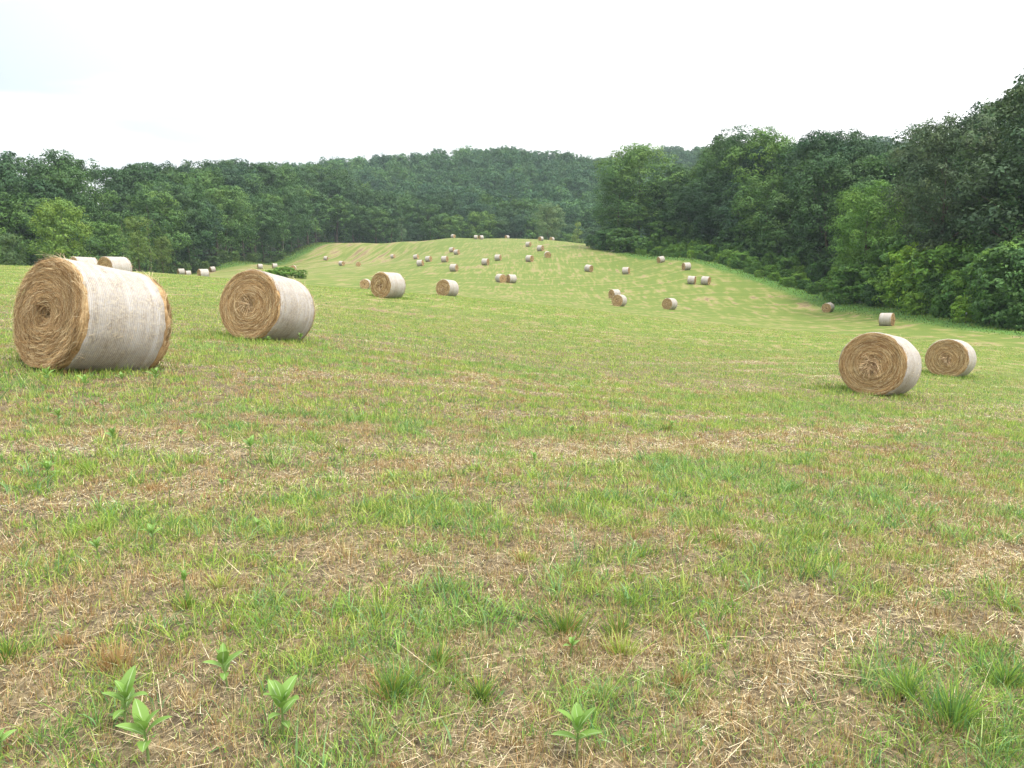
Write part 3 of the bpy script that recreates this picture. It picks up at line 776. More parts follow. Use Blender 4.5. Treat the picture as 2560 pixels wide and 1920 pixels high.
# ------------------------------------------------------------------ trees
def limb_path(p0, p1, n=6, bend=.12):
    t = np.linspace(0, 1, n)[:, None]; d = np.asarray(p1) - np.asarray(p0); L = np.linalg.norm(d)
    off = rng.normal(0, bend * L, 3) ; off[2] = abs(off[2]) * .6
    return np.asarray(p0) + d * t + off * (t * (1 - t)) * 2.2
def leaf_cards(P, N, size, droop=.3):
    """bent rhombus leaf sprays centred on P facing roughly N"""
    n = len(P)
    N = N + rng.normal(0, .36, (n, 3)); N /= np.linalg.norm(N, axis=1)[:, None] + 1e-9
    a = np.cross(N, rng.normal(0, 1, (n, 3))); a /= np.linalg.norm(a, axis=1)[:, None] + 1e-9
    b = np.cross(N, a)
    s = size[:, None]
    v0 = P - a * s * .55 - N * s * .12; v2 = P + a * s * .6 - N * s * .2
    v1 = P + b * s * .34 + N * s * .06; v3 = P - b * s * .34 + N * s * .06
    V = np.stack([v0, v1, v2, v3], 1).reshape(-1, 3)
    k = np.arange(n) * 4
    return V, np.concatenate([np.stack([k, k + 1, k + 2], -1), np.stack([k, k + 2, k + 3], -1)])
def make_crown(H, Wr, base, nl, sub, lv, lsize, shape='round', lobe_r=(.13, .2)):
    """lobes -> clumps -> leaf sprays. H height, Wr crown radius, base crown base height"""
    ch = H - base; cz = base + ch * .52
    lobes = []; tries = 0
    while len(lobes) < nl and tries < 5000:
        tries += 1
        d = rng.normal(0, 1, 3); d /= np.linalg.norm(d)
        rad = rng.uniform(.55, 1.0) ** .6
        hz = d[2] * rad
        if shape == 'cone': wf = np.clip(1.15 - (hz + 1) / 2 * .85, .2, 1)
        elif shape == 'spread': wf = 1.0 if hz > -.2 else .75 + hz * .2
        else: wf = 1.0
        c = np.array([d[0] * rad * Wr * wf, d[1] * rad * Wr * wf, cz + hz * ch * .5])
        lr = rng.uniform(*lobe_r) * ch * (.8 if hz > .6 else 1)
        c[2] = min(c[2], H - lr * .75)
        c[:2] *= max(.1, 1 - lr / (Wr * 1.6))
        if all(np.linalg.norm(c - q[0]) > .60 * (lr + q[1]) for q in lobes): lobes.append((c, lr))
    P, N = [], []
    for c, lr in lobes:
        d = rng.normal(0, 1, (sub, 3)); d[:, 2] = d[:, 2] * .8 + .25; d /= np.linalg.norm(d, axis=1)[:, None]
        cc = c + d * lr * rng.uniform(.65, 1.05, (sub, 1)) * np.array([1, 1, .95]); cr = lr * rng.uniform(.22, .42, sub)
        k = rng.poisson(lv, sub) + 2; idx = np.repeat(np.arange(sub), k)
        e = rng.normal(0, 1, (len(idx), 3)); e[:, 2] += .5; e /= np.linalg.norm(e, axis=1)[:, None]
        P.append(cc[idx] + e * (cr[idx] * rng.uniform(.6, 1.08, len(idx)))[:, None] * np.array([1.05, 1.05, .9]))
        N.append(e * .9 + d[idx] * .9 + np.array([0, 0, .12]))
    P, N = np.concatenate(P), np.concatenate(N)
    V, Ft = leaf_cards(P, N, rng.uniform(.6, 1.3, len(P)) * lsize)
    return np_mesh('crown', V, [Ft], M_fol, None, False), lobes
def make_trunk(H, base, lobes, r0, nlimb=9):
    mb = MB(); z = np.linspace(-.6, H * .8, 9); w = np.cumsum(rng.normal(0, .012 * H, (9, 2)), 0) * np.linspace(0, 1, 9)[:, None]
    pts = np.column_stack([w, z]); rad = r0 * (1 - np.linspace(0, .88, 9)); rad[0] *= 1.5; rad[1] *= 1.08
    V, Fq = tube(pts, rad, 9); mb.add(V, Fq)
    order = list(range(len(lobes))); random.shuffle(order)
    for k in order[:nlimb]:
        c = lobes[k][0]; zz = np.clip(c[2] - np.hypot(c[0], c[1]) * .7 - .5, H * .12, H * .72)
        i = np.interp(zz, z, np.arange(9)); s = np.array([np.interp(i, range(9), pts[:, 0]), np.interp(i, range(9), pts[:, 1]), zz])
        rr = np.interp(zz, z, rad) * .55
        V, Fq = tube(limb_path(s, c), rr * np.linspace(1, .25, 6), 6); mb.add(V, Fq)
    return mb.mesh('trunk', M_bark, True)

print('trees')
# variants normalised to 20 m height
VAR = {}
def variant(key, Wr, base, nl, sub, lv, ls, shape, lobe_r=(.13, .2), r0=.38):
    cr, lob = make_crown(20, Wr, base, nl, sub, lv, ls, shape, lobe_r)
    VAR[key] = (cr, make_trunk(20, base, lob, r0))
for k in range(3): variant(f'near{k}', [6.2, 5.6, 7][k], [1.5, 2.5, 3.5][k], 38, 28, 38, .26, ['round', 'round', 'spread'][k], (.12, .20))
for k in range(5): variant(f'mid{k}', [5.6, 6.2, 5.0, 6.8, 5.4][k], [1.2, 1.6, 1.0, 3, 2][k], 26, 26, 34, .36, ['round', 'round', 'cone', 'spread', 'round'][k], (.15, .25))
for k in range(3): variant(f'far{k}', [6.2, 6.8, 5.6][k], [3, 4, 2.5][k], 22, 14, 22, .6, ['round', 'round', 'round'][k], (.17, .26))
variant('sparse', 5.0, 3.0, 26, 16, 30, .3, 'round', (.10, .15), .35)
for k in range(3): variant(f'shrub{k}', [11, 12.5, 9][k], 0, 34, 16, 30, .95, 'round', (.2, .32), .3)     # scaled down a lot: wide, low

ORD = 'first second third fourth fifth sixth seventh eighth ninth tenth eleventh twelfth thirteenth fourteenth fifteenth sixteenth seventeenth eighteenth nineteenth twentieth'.split()
TENS = {2: 'twenty', 3: 'thirty', 4: 'forty', 5: 'fifty', 6: 'sixty', 7: 'seventy', 8: 'eighty'}
def ordinal(n):
    if n <= 20: return ORD[n - 1]
    t, r = divmod(n, 10)
    if r == 0: return {3: 'thirtieth', 4: 'fortieth', 5: 'fiftieth', 6: 'sixtieth', 7: 'seventieth', 8: 'eightieth'}[t]
    return TENS[t] + '-' + ORD[r - 1]

def plant(name, key, x, y, h, rot, tint, wx=1.0):
    s = h / 20
    rt = empty(name, (x, y, gz(x, y) - .15), rot, (s * wx, s * wx, s))
    cr, tr = VAR[key]
    o = link('crown', cr, rt); o.color = (*tint, 1)
    link('trunk' if 'shrub' not in key else 'stem', tr, rt)
    return rt

DK, MD, LT, YG, BL = (.046, .106, .031), (.070, .150, .038), (.108, .205, .046), (.15, .23, .055), (.048, .106, .042)
SK_L = [(0, 333), (60, 345), (130, 328), (180, 350), (240, 373), (300, 366), (420, 362), (470, 355), (560, 350), (640, 352), (700, 365), (760, 385), (800, 402), (870, 425), (905, 418), (960, 408),
        (1000, 418), (1050, 424), (1090, 432), (1150, 440), (1190, 446), (1240, 480), (1300, 500)]
SK_R = [(1300, 400), (1330, 350), (1385, 320), (1430, 330), (1500, 335), (1550, 302), (1640, 292), (1700, 296), (1730, 312), (1780, 298), (1840, 303), (1900, 310), (1940, 288), (1990, 266), (2060, 288),
        (2100, 250), (2140, 200), (2200, 155), (2300, 120)]
def sky_v(tab, u): return np.interp(u / 1.15732, [a for a, _ in tab], [b for _, b in tab]) * 1.15732

def along(poly, spacing, off, jit):
    """points beside a polyline, off metres to its left (into the wood)"""
    P = np.array(poly, float); out = []; acc = rng.uniform(0, spacing)
    for a, b in zip(P[:-1], P[1:]):
        L = np.linalg.norm(b - a); d = (b - a) / L; nrm = np.array([-d[1], d[0]])
        while acc < L:
            out.append(a + d * acc + nrm * (off + rng.uniform(-jit, jit)) + d * rng.uniform(-jit, jit)); acc += spacing * rng.uniform(.85, 1.15)
        acc -= L
    return out

TREES = []   # (u, root, zone, rowname)
def wood(poly, tab, zone, rows_, keys, hclip):
    for off, sp_, lo, hi, rname, tints in rows_:
        for q in along(poly, sp_, off, 1.6):
            x, y = q
            g = gz(x, y); u, vb = proj(x, y, g)
            if u < -220 or u > 2780: continue
            vt = sky_v(tab, u) + rng.uniform(lo, hi) * 160 / y
            h = (z_at(vt, y) - g) * (1.05 if zone == 'left' else 1.0) + .3
            h = float(np.clip(h, *hclip))
            tint = tints[rng.integers(len(tints))]
            rt = plant('broadleaf_tree', keys[rng.integers(len(keys))], x, y, h, rng.uniform(0, 6.28), tint, wx=float(np.clip(24 / h, .95, 1.4)))
            TREES.append((u, rt, zone, rname, tint, h))
# right wood: corner trees first
def solo(name, label, cat, u, vb, d, vt, key, tint, wx=1, grp=None):
    p = unproj(u, vb, d); x, y = p[0], p[1]; g = gz(x, y); h = (z_at(vt, y) - g) * 1.05
    rt = plant(name, key, x, y, h, rng.uniform(0, 6.28), tint, wx); tag(rt, label, cat, grp); return rt
S_ = 1.15732
solo('broadleaf_tree', 'tall pale green tree at the corner where the right wood meets the hill crest', 'tree', 1590, 622, 216, 320 * S_, 'near0', (.115, .215, .055), 1.35)
solo('broadleaf_tree', 'lower pale green tree at the outermost left corner of the right wood', 'tree', 1545, 622, 212, 385 * S_, 'near1', (.105, .20, .052), 1.25)
solo('broadleaf_tree', 'bright yellow green tree standing out before the dark right wood', 'tree', 2160, 748, 131, 405 * S_, 'near0', (.125, .245, .04), 1.0)
solo('broadleaf_tree', 'dark lumpy crowned oak rising from the right wood, bare trunk below', 'tree', 2345, 770, 112, 275 * S_, 'near2', (.075, .12, .062), .9)
solo('broadleaf_tree', 'tallest tree in the picture, airy crown cut by the right edge', 'tree', 2545, 770, 97, 182 * S_, 'sparse', (.08, .13, .055), 1.15)
solo('broadleaf_tree', 'round dark green tree behind the pale corner tree, top showing to its right', 'tree', 1840, 640, 196, 296 * S_, 'near1', DK, 1.25)
solo('broadleaf_tree', 'broad dark tree with feathered top in the middle of the right wood', 'tree', 1900, 650, 188, 293 * S_, 'near0', MD, 1.15)
solo('broadleaf_tree', 'flat topped dark tree between the middle of the right wood and the lumpy oak', 'tree', 2065, 690, 172, 299 * S_, 'near2', DK, 1.1)
wood(RB, SK_R, 'right', [(13, 9, 50, 150, 'front', [DK, DK, MD, BL]), (20, 9, 20, 60, 'middle', [DK, BL, MD]), (29, 9, 2, 26, 'back', [DK, BL, MD])],  # front row tinted mostly dark to stand for its deep shade
     ['mid0', 'mid1', 'mid3', 'mid4', 'near0', 'near1'], (11, 31))
wood(LB, SK_L, 'left', [(5, 8.5, 85, 190, 'front', [MD, LT, BL, MD]), (13, 9.5, 30, 90, 'middle', [DK, BL, MD]), (23, 10, 0, 28, 'back', [DK, BL, DK])],
     ['mid0', 'mid1', 'mid2', 'mid3', 'mid4', 'far0'], (9, 34))
# trees of the far foot of the hill, lighter single ones
solo('broadleaf_tree', 'pale domed tree beyond the crest just left of the right wood', 'tree', 1372, 606, 350, 446 * S_, 'mid3', (.15, .225, .075), 1.0)
solo('broadleaf_tree', 'small yellowish tree beyond the crest between the domed tree and the right wood', 'tree', 1443, 608, 330, 482 * S_, 'mid2', (.16, .24, .06), .9)
solo('broadleaf_tree', 'small pointed pale tree beyond the left part of the crest', 'tree', 1005, 600, 335, 470 * S_, 'mid2', (.12, .19, .075), .8)
solo('broadleaf_tree', 'light green round tree low before the left edge of the left wood', 'tree', 165, 700, 138, 438 * S_, 'mid1', (.14, .235, .05), 1.0)
solo('broadleaf_tree', 'yellow green small tree before the left wood right of the largest bale top', 'tree', 350, 695, 165, 475 * S_, 'mid0', (.14, .215, .05), .9)
solo('broadleaf_tree', 'small yellow topped tree in front of the left wood above the far left bales', 'tree', 410, 690, 175, 515 * S_, 'mid4', (.155, .22, .05), .9)
solo('broadleaf_tree', 'greyish green low tree at the left frame edge before the left wood', 'tree', 30, 700, 132, 510 * S_, 'mid0', (.085, .145, .05), 1.1)

TN = {DK: 'dark green', MD: 'mid green', LT: 'lighter green', BL: 'bluish green', YG: 'yellow green'}
WN = {('left', 'front'): 'front row tree of the left wood', ('left', 'middle'): 'second row tree of the left wood', ('left', 'back'): 'skyline tree of the left wood',
      ('right', 'front'): 'front row tree of the right wood', ('right', 'middle'): 'second row tree of the right wood', ('right', 'back'): 'skyline tree of the right wood'}
for z_ in ('left', 'right'):
    for rn in ('front', 'middle', 'back'):
        L = sorted([t for t in TREES if t[2] == z_ and t[3] == rn], key=lambda t: t[0])
        for i, t in enumerate(L):
            tag(t[1], f'{WN[(z_, rn)]}, {ordinal(i + 1)} from the left, {TN[t[4]]}', 'tree', f'trees of the {z_} wood')

# shrubs and brambles along the foot of the woods
def shrubs(poly, zone, spec, lab, y0=0, y1=999):
    out = []
    for off, sp_, h0, h1, tints in spec:
        for q in along(poly, sp_, off, .9):
            x, y = q; u, v = proj(x, y, gz(x, y))
            if u < -60 or u > 2640 or not (y0 < y < y1): continue
            h = float(rng.uniform(h0, h1)); tint = tints[rng.integers(len(tints))]
            rt = plant('shrub', f'shrub{rng.integers(3)}', x, y, h, rng.uniform(0, 6.28), tint, wx=float(rng.uniform(.8, 1.35)))
            out.append((u, rt))
    out.sort(key=lambda t: t[0])
    for i, (u, rt) in enumerate(out): tag(rt, f'{lab}, {ordinal(i + 1)} from the left', 'shrub', f'shrubs at the foot of the {zone} wood')
GS = [(.125, .25, .040), (.09, .195, .036), (.15, .275, .043), (.068, .145, .035)]
shrubs(RB, 'right', [(.6, 4.0, 1.6, 4.0, GS), (3.4, 4.5, 5.0, 9.0, GS), (7.5, 5.5, 7, 11, GS[1:])], 'vine covered shrub at the foot of the right wood', 0, 140)
shrubs(RB, 'right', [(.6, 2.6, 1.0, 2.0, GS), (3.2, 3.4, 1.6, 3.2, GS[:3]), (6.6, 4.0, 2.4, 4.6, GS), (10.5, 6.5, 4.5, 8.5, GS[3:])], 'low bramble on the bank under the right wood', 140, 215)
shrubs(LB[:9], 'left', [(1.5, 6.5, 1.8, 4.0, [(.075, .135, .04), (.09, .155, .04)])], 'dark shrub at the foot of the left wood', 100, 300)
for k, (x_, y_, h_, lb) in enumerate([(24.5, 213, 5.2, 'leftmost low shrub hiding the foot of the corner tree'), (28.5, 209, 6.0, 'taller shrub hiding the foot of the pale corner trees'), (32.5, 205, 4.2, 'low shrub right below the corner of the right wood'), (22, 219, 3.6, 'smallest shrub peeking out beyond the corner tree')]):
    rt = plant('shrub', f'shrub{k % 3}', x_, y_, h_, k * 1.3, [(.09, .19, .045), (.07, .15, .04)][k % 2], 1.2); tag(rt, lb, 'shrub', 'shrubs at the foot of the right wood')
for k, (u_, v_, d_, h_, lb) in enumerate([(2132, 752, 131, 6.2, 'bright bushy shrub under the left side of the yellow green tree'), (2200, 765, 127, 5.4, 'bright bushy shrub under the right side of the yellow green tree')]):
    q = unproj(u_, v_, d_); rt = plant('shrub', f'shrub{k}', q[0], q[1], h_, k * 2.1, (.115, .23, .04), 1.25); tag(rt, lb, 'shrub', 'shrubs at the foot of the right wood')
p = unproj(712, 691, 138)
for k, (dx, h, wx_, tint, lb) in enumerate([(-2.6, 1.35, 2.4, (.14, .27, .04), 'left, lowest part'), (0, 1.9, 1.7, (.15, .29, .045), 'bright middle part'), (2.7, 1.6, 1.6, (.085, .17, .04), 'dark right part')]):
    rt = plant('shrub', f'shrub{k}', p[0] + dx, p[1], h, k * 2.0, tint, wx_)
    tag(rt, f'{lb} of the bush standing alone in the left of the field', 'shrub', 'low bush standing in the field')

# ------------------------------------------------------------------ wooded hills far behind: one mass
def forest():
    N = 9000
    x = rng.uniform(-420, 520, N); y = rng.uniform(395, 860, N)
    px, py = np.round(x / 11.0), np.round(y / 11.0)          # thin to one tree per cell
    _, ui = np.unique(px * 1000 + py, return_index=True); x, y = x[ui], y[ui]
    e, dr, dl = field_edge(x, y)
    z = ground(x, y)
    u = CX + F * x / y
    m = (u > 350) & (u < 2500) & (y > 395)
    x, y, z = x[m], y[m], z[m]
    me = bpy.data.meshes.new('forest'); me.vertices.add(len(x)); me.vertices.foreach_set('co', np.stack([x, y, z - .5], -1).astype(np.float32).ravel())
    a = me.attributes.new('scl', 'FLOAT', 'POINT'); a.data.foreach_set('value', rng.uniform(.8, 1.35, len(x)).astype(np.float32))
    a = me.attributes.new('rot', 'FLOAT', 'POINT'); a.data.foreach_set('value', rng.uniform(0, 6.28, len(x)).astype(np.float32))
    me.materials.append(M_fol)
    o = link('forest', me); tag(o, 'wooded hills beyond the crest fading towards the sky', 'forest', None, 'stuff'); o.color = (.062, .145, .055, 1)
    ng = bpy.data.node_groups.new('hill_trees', 'GeometryNodeTree')
    ng.interface.new_socket('Geometry', in_out='INPUT', socket_type='NodeSocketGeometry'); ng.interface.new_socket('Geometry', in_out='OUTPUT', socket_type='NodeSocketGeometry')
    N_ = ng.nodes; gi = N_.new('NodeGroupInput'); go = N_.new('NodeGroupOutput'); iop = N_.new('GeometryNodeInstanceOnPoints')
    jn = N_.new('GeometryNodeJoinGeometry')
    donors = []
    for t in TREES:
        c = [k for k in t[1].children if k.name.startswith('crown')][0]
        if c.data in [d.data for d in donors]: continue
        if c.data in (VAR['far0'][0],): donors.append(c)
    # two more light variants come from trees at the very back of the left wood
    for key in ('far1', 'far2'):
        for t in TREES:
            if t[2] == 'left' and t[3] == 'back' and t[1].location.y > 330:
                c = [k for k in t[1].children if k.name.startswith('crown')][0]
                if c not in donors and c.data not in [VAR['far1'][0], VAR['far2'][0]]:
                    c.data = VAR[key][0]; donors.append(c); break
    for d in donors:
        oi = N_.new('GeometryNodeObjectInfo'); oi.inputs['Object'].default_value = d; oi.inputs['As Instance'].default_value = True; oi.transform_space = 'ORIGINAL'
        ng.links.new(oi.outputs['Geometry'], jn.inputs[0])
    ng.links.new(gi.outputs[0], iop.inputs['Points']); ng.links.new(jn.outputs[0], iop.inputs['Instance']); iop.inputs['Pick Instance'].default_value = True
    for nm, tgt in (('scl', 'Scale'), ('rot', 'Rotation')):
        na = N_.new('GeometryNodeInputNamedAttribute'); na.data_type = 'FLOAT'; na.inputs['Name'].default_value = nm
        if nm == 'rot':
            cx = N_.new('ShaderNodeCombineXYZ'); ng.links.new(na.outputs[0], cx.inputs[2])
            ng.links.new(cx.outputs[0], iop.inputs[tgt])
        else: ng.links.new(na.outputs[0], iop.inputs[tgt])
    ng.links.new(iop.outputs[0], go.inputs[0])
    md = o.modifiers.new('trees', 'NODES'); md.node_group = ng
forest()

# ------------------------------------------------------------------ milkweed seedlings and tussocks in the foreground
def weed_mesh(h, nleaf, lsize, up):
    st = MB(); lf = MB()
    b = rng.normal(0, .06 * h, 2)
    pts = np.array([[0, 0, -.01], [b[0] * .2, b[1] * .2, h * .35], [b[0] * .6, b[1] * .6, h * .7], [b[0], b[1], h]])
    V, Fq = tube(pts, [.0045, .004, .0035, .0025], 6); st.add(V, Fq, (.20, .30, .09))
    a0 = rng.uniform(0, 6.28)
    for k in range(nleaf):
        pr = k // 2; t = [.98, .93, .8, .62, .42, .25][min(pr, 5)]
        base = np.array([np.interp(t, [0, .35, .7, 1], pts[:, i]) for i in range(3)])
        a = a0 + (k % 2) * math.pi + pr * 1.5 + rng.normal(0, .2)
        el = np.clip([1.25, 1.0, .75, .55, .35, .2][min(pr, 5)] * up + rng.normal(0, .12), -.1, 1.45)
        L = lsize * [.72, 1.0, 1.0, .85, .6, .5][min(pr, 5)] * rng.uniform(.85, 1.1); W = L * rng.uniform(.34, .46)
        n, m = 9, 7; QS = [-1, -.55, -.13, 0, .13, .55, 1]; s = np.linspace(0, 1, n)
        wd = W / 2 * np.sin(np.pi * np.clip(s, 0, 1) ** .85) ** .75 + .001
        ee = el - s * rng.uniform(.25, .7)
        ds = L / (n - 1); rad = np.concatenate([[0], np.cumsum(np.cos(ee[:-1]) * ds)]); zz = np.concatenate([[0], np.cumsum(np.sin(ee[:-1]) * ds)])
        V = []; Cc = []
        gcol = np.array([.18, .31, .06]) * rng.uniform(.8, 1.15)
        for i in range(n):
            for j in range(m):
                q = QS[j]; fold = abs(q) * wd[i] * .35
                V.append(base + np.array([math.cos(a) * (rad[i] - math.sin(ee[i]) * fold) - math.sin(a) * q * wd[i], math.sin(a) * (rad[i] - math.sin(ee[i]) * fold) + math.cos(a) * q * wd[i], zz[i] + math.cos(ee[i]) * fold]))
                Cc.append((.38, .50, .25) if j == 3 else gcol)
        I = np.array([[i * m + j, i * m + j + 1, (i + 1) * m + j + 1, (i + 1) * m + j] for i in range(n - 1) for j in range(m - 1)])
        lf.add(V, I, None); lf.C[-1] = np.array(Cc)
    return st.mesh('stem', M_weed, True), lf.mesh('leaves', M_weed, True)
def at_pix(u, v):
    """ground point seen at pixel (u, v) of the 2212-wide view"""
    U, V = u * S_, v * S_
    lo, hi = 1.0, 200.0
    for d in np.concatenate([np.linspace(1.2, 12, 400), np.linspace(12, 60, 800)]):
        q = unproj(U, V, d)
        if q[2] <= gz(q[0], q[1]): return q[0], q[1]
    return q[0], q[1]
WEEDS = [  # u, v base, height px (2212 view), label
 (492, 1492, 88, 8, 'milkweed seedling on bare soil, topmost of the near left group'),
 (612, 1592, 100, 9, 'largest milkweed seedling with pale leaf ribs right of the near left group'),
 (272, 1588, 95, 9, 'spreading milkweed seedling near the bottom left corner'),
 (322, 1652, 105, 7, 'milkweed seedling at the bottom edge beside the spreading one'),
 (1245, 1655, 105, 8, 'milkweed seedling with two tall upright leaves at the bottom centre'),
 (4, 1640, 50, 5, 'weed leaf cut by the left frame edge near the bottom'),
 (1232, 1425, 42, 6, 'small weed in the grass right of bottom centre'),
 (400, 1283, 45, 6, 'small weed beside a grass tuft on the lower left'),
 (332, 1185, 48, 7, 'small weed seedling left of centre below the straw patch'),
 (560, 1155, 34, 5, 'broad leaved weed low in the grass left of centre'),
 (212, 1208, 38, 6, 'pale weed seedling at lower left above the brown clump'),
 (1045, 1180, 28, 4, 'tiny two leaved seedling near the middle of the foreground'),
 (1155, 1008, 34, 6, 'paired weed sprout on the straw strip in the centre'),
 (105, 1045, 50, 7, 'round leaved weed on the left below the largest bale'),
 (392, 958, 34, 6, 'weed sprout in straw under the gap between the two large bales'),
 (540, 990, 48, 7, 'upright weed sprout left of centre in the middle foreground'),
 (245, 968, 42, 6, 'weed sprout in the pale straw patch under the largest bale'),
 (127, 922, 40, 7, 'dark green weed left of the pale straw patch'),
 (103, 838, 46, 8, 'tall weed in front of the left foot of the largest bale'),
 (180, 850, 40, 7, 'weed in front of the middle of the largest bale'),
 (335, 835, 42, 7, 'weed before the right foot of the largest bale'),
 (265, 838, 34, 6, 'weed between two others before the largest bale'),
 (580, 745, 22, 7, 'leafy weed at the left foot of the second largest bale'),
 (650, 742, 24, 7, 'leafy weed at the right foot of the second largest bale'),
 (480, 1062, 30, 5, 'thin weed sprout among grass left of centre'),
 (225, 890, 28, 6, 'small weed below the front of the largest bale'),
 (1235, 945, 28, 6, 'dark weed pair in the grass right of centre'),
 (1450, 932, 26, 8, 'rounded weed tuft towards the right of the middle ground'),
]
for u, v, hp, nl, lab in WEEDS:
    x, y = at_pix(u, v); d = math.hypot(x, y)
    h = hp / 1736 * math.hypot(d, 1.7) * (1.0 if v < 1100 else 1.12)
    st, lf = weed_mesh(h * .60, nl, h * rng.uniform(.44, .54), rng.uniform(.85, 1.12))
    rt = empty('milkweed_seedling', (x, y, gz(x, y)), 0); tag(rt, lab, 'weed', 'broad leaved weeds sprouting in the field')
    link('stem', st, rt); link('leaves', lf, rt)

TUSS = [ # u, v base, width px, height px, kind, label
 (1222, 1368, 120, 85, 'g', 'big upright green grass tussock below the centre'),
 (1335, 1375, 90, 60, 'g', 'green grass tussock just right of the upright one'),
 (1345, 1412, 110, 50, 'y', 'yellowish grass tussock below the two green ones'),
 (850, 1505, 150, 75, 'g', 'widest dark green grass tussock at the bottom, left of centre'),
 (1040, 1510, 90, 65, 'g', 'green grass tussock right of the widest one'),
 (945, 1430, 90, 50, 'g', 'small green grass tussock above the two bottom ones'),
 (15, 1425, 90, 60, 'g', 'bright green grass tussock at the left frame edge'),
 (250, 1440, 170, 60, 'b', 'mown off brown grass clump on bare soil at lower left'),
 (403, 1312, 60, 48, 'g', 'tight green grass tuft on the lower left beside a small weed'),
 (478, 1272, 70, 50, 'y', 'yellow green grass tuft above the tight green one'),
 (2060, 1560, 150, 110, 'g', 'tall bluish grass tussock in the lower right'),
 (1960, 1500, 130, 70, 'g', 'arching grass tussock left of the tall bluish one'),
 (2170, 1480, 100, 70, 'g', 'grass tussock near the right edge above the bluish one'),
 (735, 975, 50, 30, 'g', 'small dark green grass tuft left of centre in the middle ground'),
 (1440, 930, 60, 26, 'g', 'low green grass tuft right of centre in the middle ground'),
 (330, 1060, 100, 32, 'b', 'brown clump of cut stalks in the straw strip on the left'),
 (1555, 1175, 70, 40, 'g', 'green grass tuft in the right half of the foreground'),
 (1130, 1215, 60, 40, 'y', 'yellowish grass tuft close to the middle of the foreground'),
 (140, 1400, 60, 38, 'b', 'small orange brown stub clump left of the mown off brown one'),
 (1470, 1480, 80, 45, 'b', 'brown stub clump in the grass right of bottom centre'),
]
for u, v, wp, hp, kd, lab in TUSS:
    x, y = at_pix(u, v); d = math.hypot(math.hypot(x, y), 1.7)
    R0 = wp / 1736 * d / 2; H0 = hp / 1736 * d
    n = int(np.clip(wp * 2.0, 90, 300)); a = rng.uniform(0, 6.28, n); rr = np.abs(rng.normal(0, R0 * (.5 if kd != 'b' else .33), n)) * (.6 + .6 * vnoise(a * 1.3, a * 0 + R0 * 99, 8))
    b = np.stack([rr * np.cos(a), rr * np.sin(a)], -1); zb = ground(x + b[:, 0], y + b[:, 1]) - gz(x, y) - .005
    pal = {'g': PAL_G[[0, 1, 2, 4]] * .85, 'y': PAL_G[[1, 3, 5]], 'b': PAL_B}[kd]
    pal = np.concatenate([pal, pal, pal, PAL_B[:2] * 1.1])
    if 'bluish' in lab: pal = np.concatenate([PAL_G[[0, 2, 4]] * [1.05, 1.05, 1.25], PAL_G[[1]]])
    ln = np.clip(rr / R0 * .5, 0, 1) + np.abs(rng.normal(.1, .32, n)); a = a + rng.normal(0, .5, n)
    V, Fs, Cc, m = blades(np.column_stack([b, zb]), a, ln, H0 * rng.uniform(.25, 1.15, n) * (1.0 if kd != 'b' else .7), rng.uniform(.0028, .0055, n) * (1 if d < 6 else 1.6), pick(pal, n, .14), 3, rng.uniform(.1, 1.1, n) * (1 if kd != 'b' else .3))
    o = link('grass_tuft', np_mesh('grass_tuft', V, Fs, M_blade, Cc)); o.location = (x, y, gz(x, y))
    tag(o, lab, 'grass tuft', 'grass tufts in the foreground')

# pale fallen limb at the corner of the right wood; small marker post before the right wood
mb = MB(); V, Fq = tube([[-3.2, 0, .25], [-1.6, .1, .8], [-.4, .2, 1.5], [.1, .2, 2.6]], [.10, .16, .20, .12], 8); mb.add(V, Fq, (.5, .45, .38))
V, Fq = tube([[-.4, .2, 1.4], [.8, .1, 1.9], [1.5, 0, 2.6]], [.13, .09, .04], 7); mb.add(V, Fq, (.5, .45, .38))
V, Fq = tube([[-1.6, .1, .8], [-2.2, -.3, 1.5]], [.08, .03], 6); mb.add(V, Fq, (.5, .45, .38))
o = link('fallen_limb', mb.mesh('fallen_limb', M_straw, True)); q = unproj(1543, 624, 206); o.location = (q[0], q[1], gz(q[0], q[1]) - .1)
o.scale = (.55, .55, .55); tag(o, 'pale dead limb lying against the foot of the corner tree', 'fallen limb')
q = unproj(2414, 800, 92); rt = empty('marker_post', (q[0], q[1], gz(q[0], q[1])), 0); tag(rt, 'thin dark post with a pale cap standing before the right wood', 'post')
mb = MB(); V, Fq = tube([[0, 0, -.2], [0.01, 0, .5], [.02, 0, .95]], [.045, .042, .04], 8); mb.add(V, Fq, (.12, .10, .08)); link('post', mb.mesh('post', M_straw, True), rt)
mb = MB(); V, Fq = tube([[.02, 0, .951], [.02, 0, .96], [.02, 0, 1.14], [.02, 0, 1.17]], [.01, .085, .085, .02], 8); mb.add(V, Fq, (.6, .62, .62)); link('cap', mb.mesh('cap', M_straw, True), rt)

# ------------------------------------------------------------------ haze
def haze():
    me = bpy.data.meshes.new('haze')
    x0, x1, y0, y1, z0, z1 = -915, 915, -910, 918, float(_ZZ.min()) - 1.5, float(max(_ZZ.max() + 30, 130))
    vs = [(x, y, z) for z in (z0, z1) for y in (y0, y1) for x in (x0, x1)]
    me.from_pydata(vs, [], [(0, 2, 3, 1), (4, 5, 7, 6), (0, 1, 5, 4), (2, 6, 7, 3), (0, 4, 6, 2), (1, 3, 7, 5)])
    t = NT('haze'); pv = t.n('ShaderNodeVolumePrincipled'); pv.inputs['Color'].default_value = (.78, .90, 1, 1); pv.inputs['Density'].default_value = HAZE
    pv.inputs['Anisotropy'].default_value = .0
    t.l(pv.outputs[0], t.out.inputs['Volume']); me.materials.append(t.m)
    o = link('haze', me); tag(o, 'thin pale haze in the air over the field', 'haze', None, 'stuff')
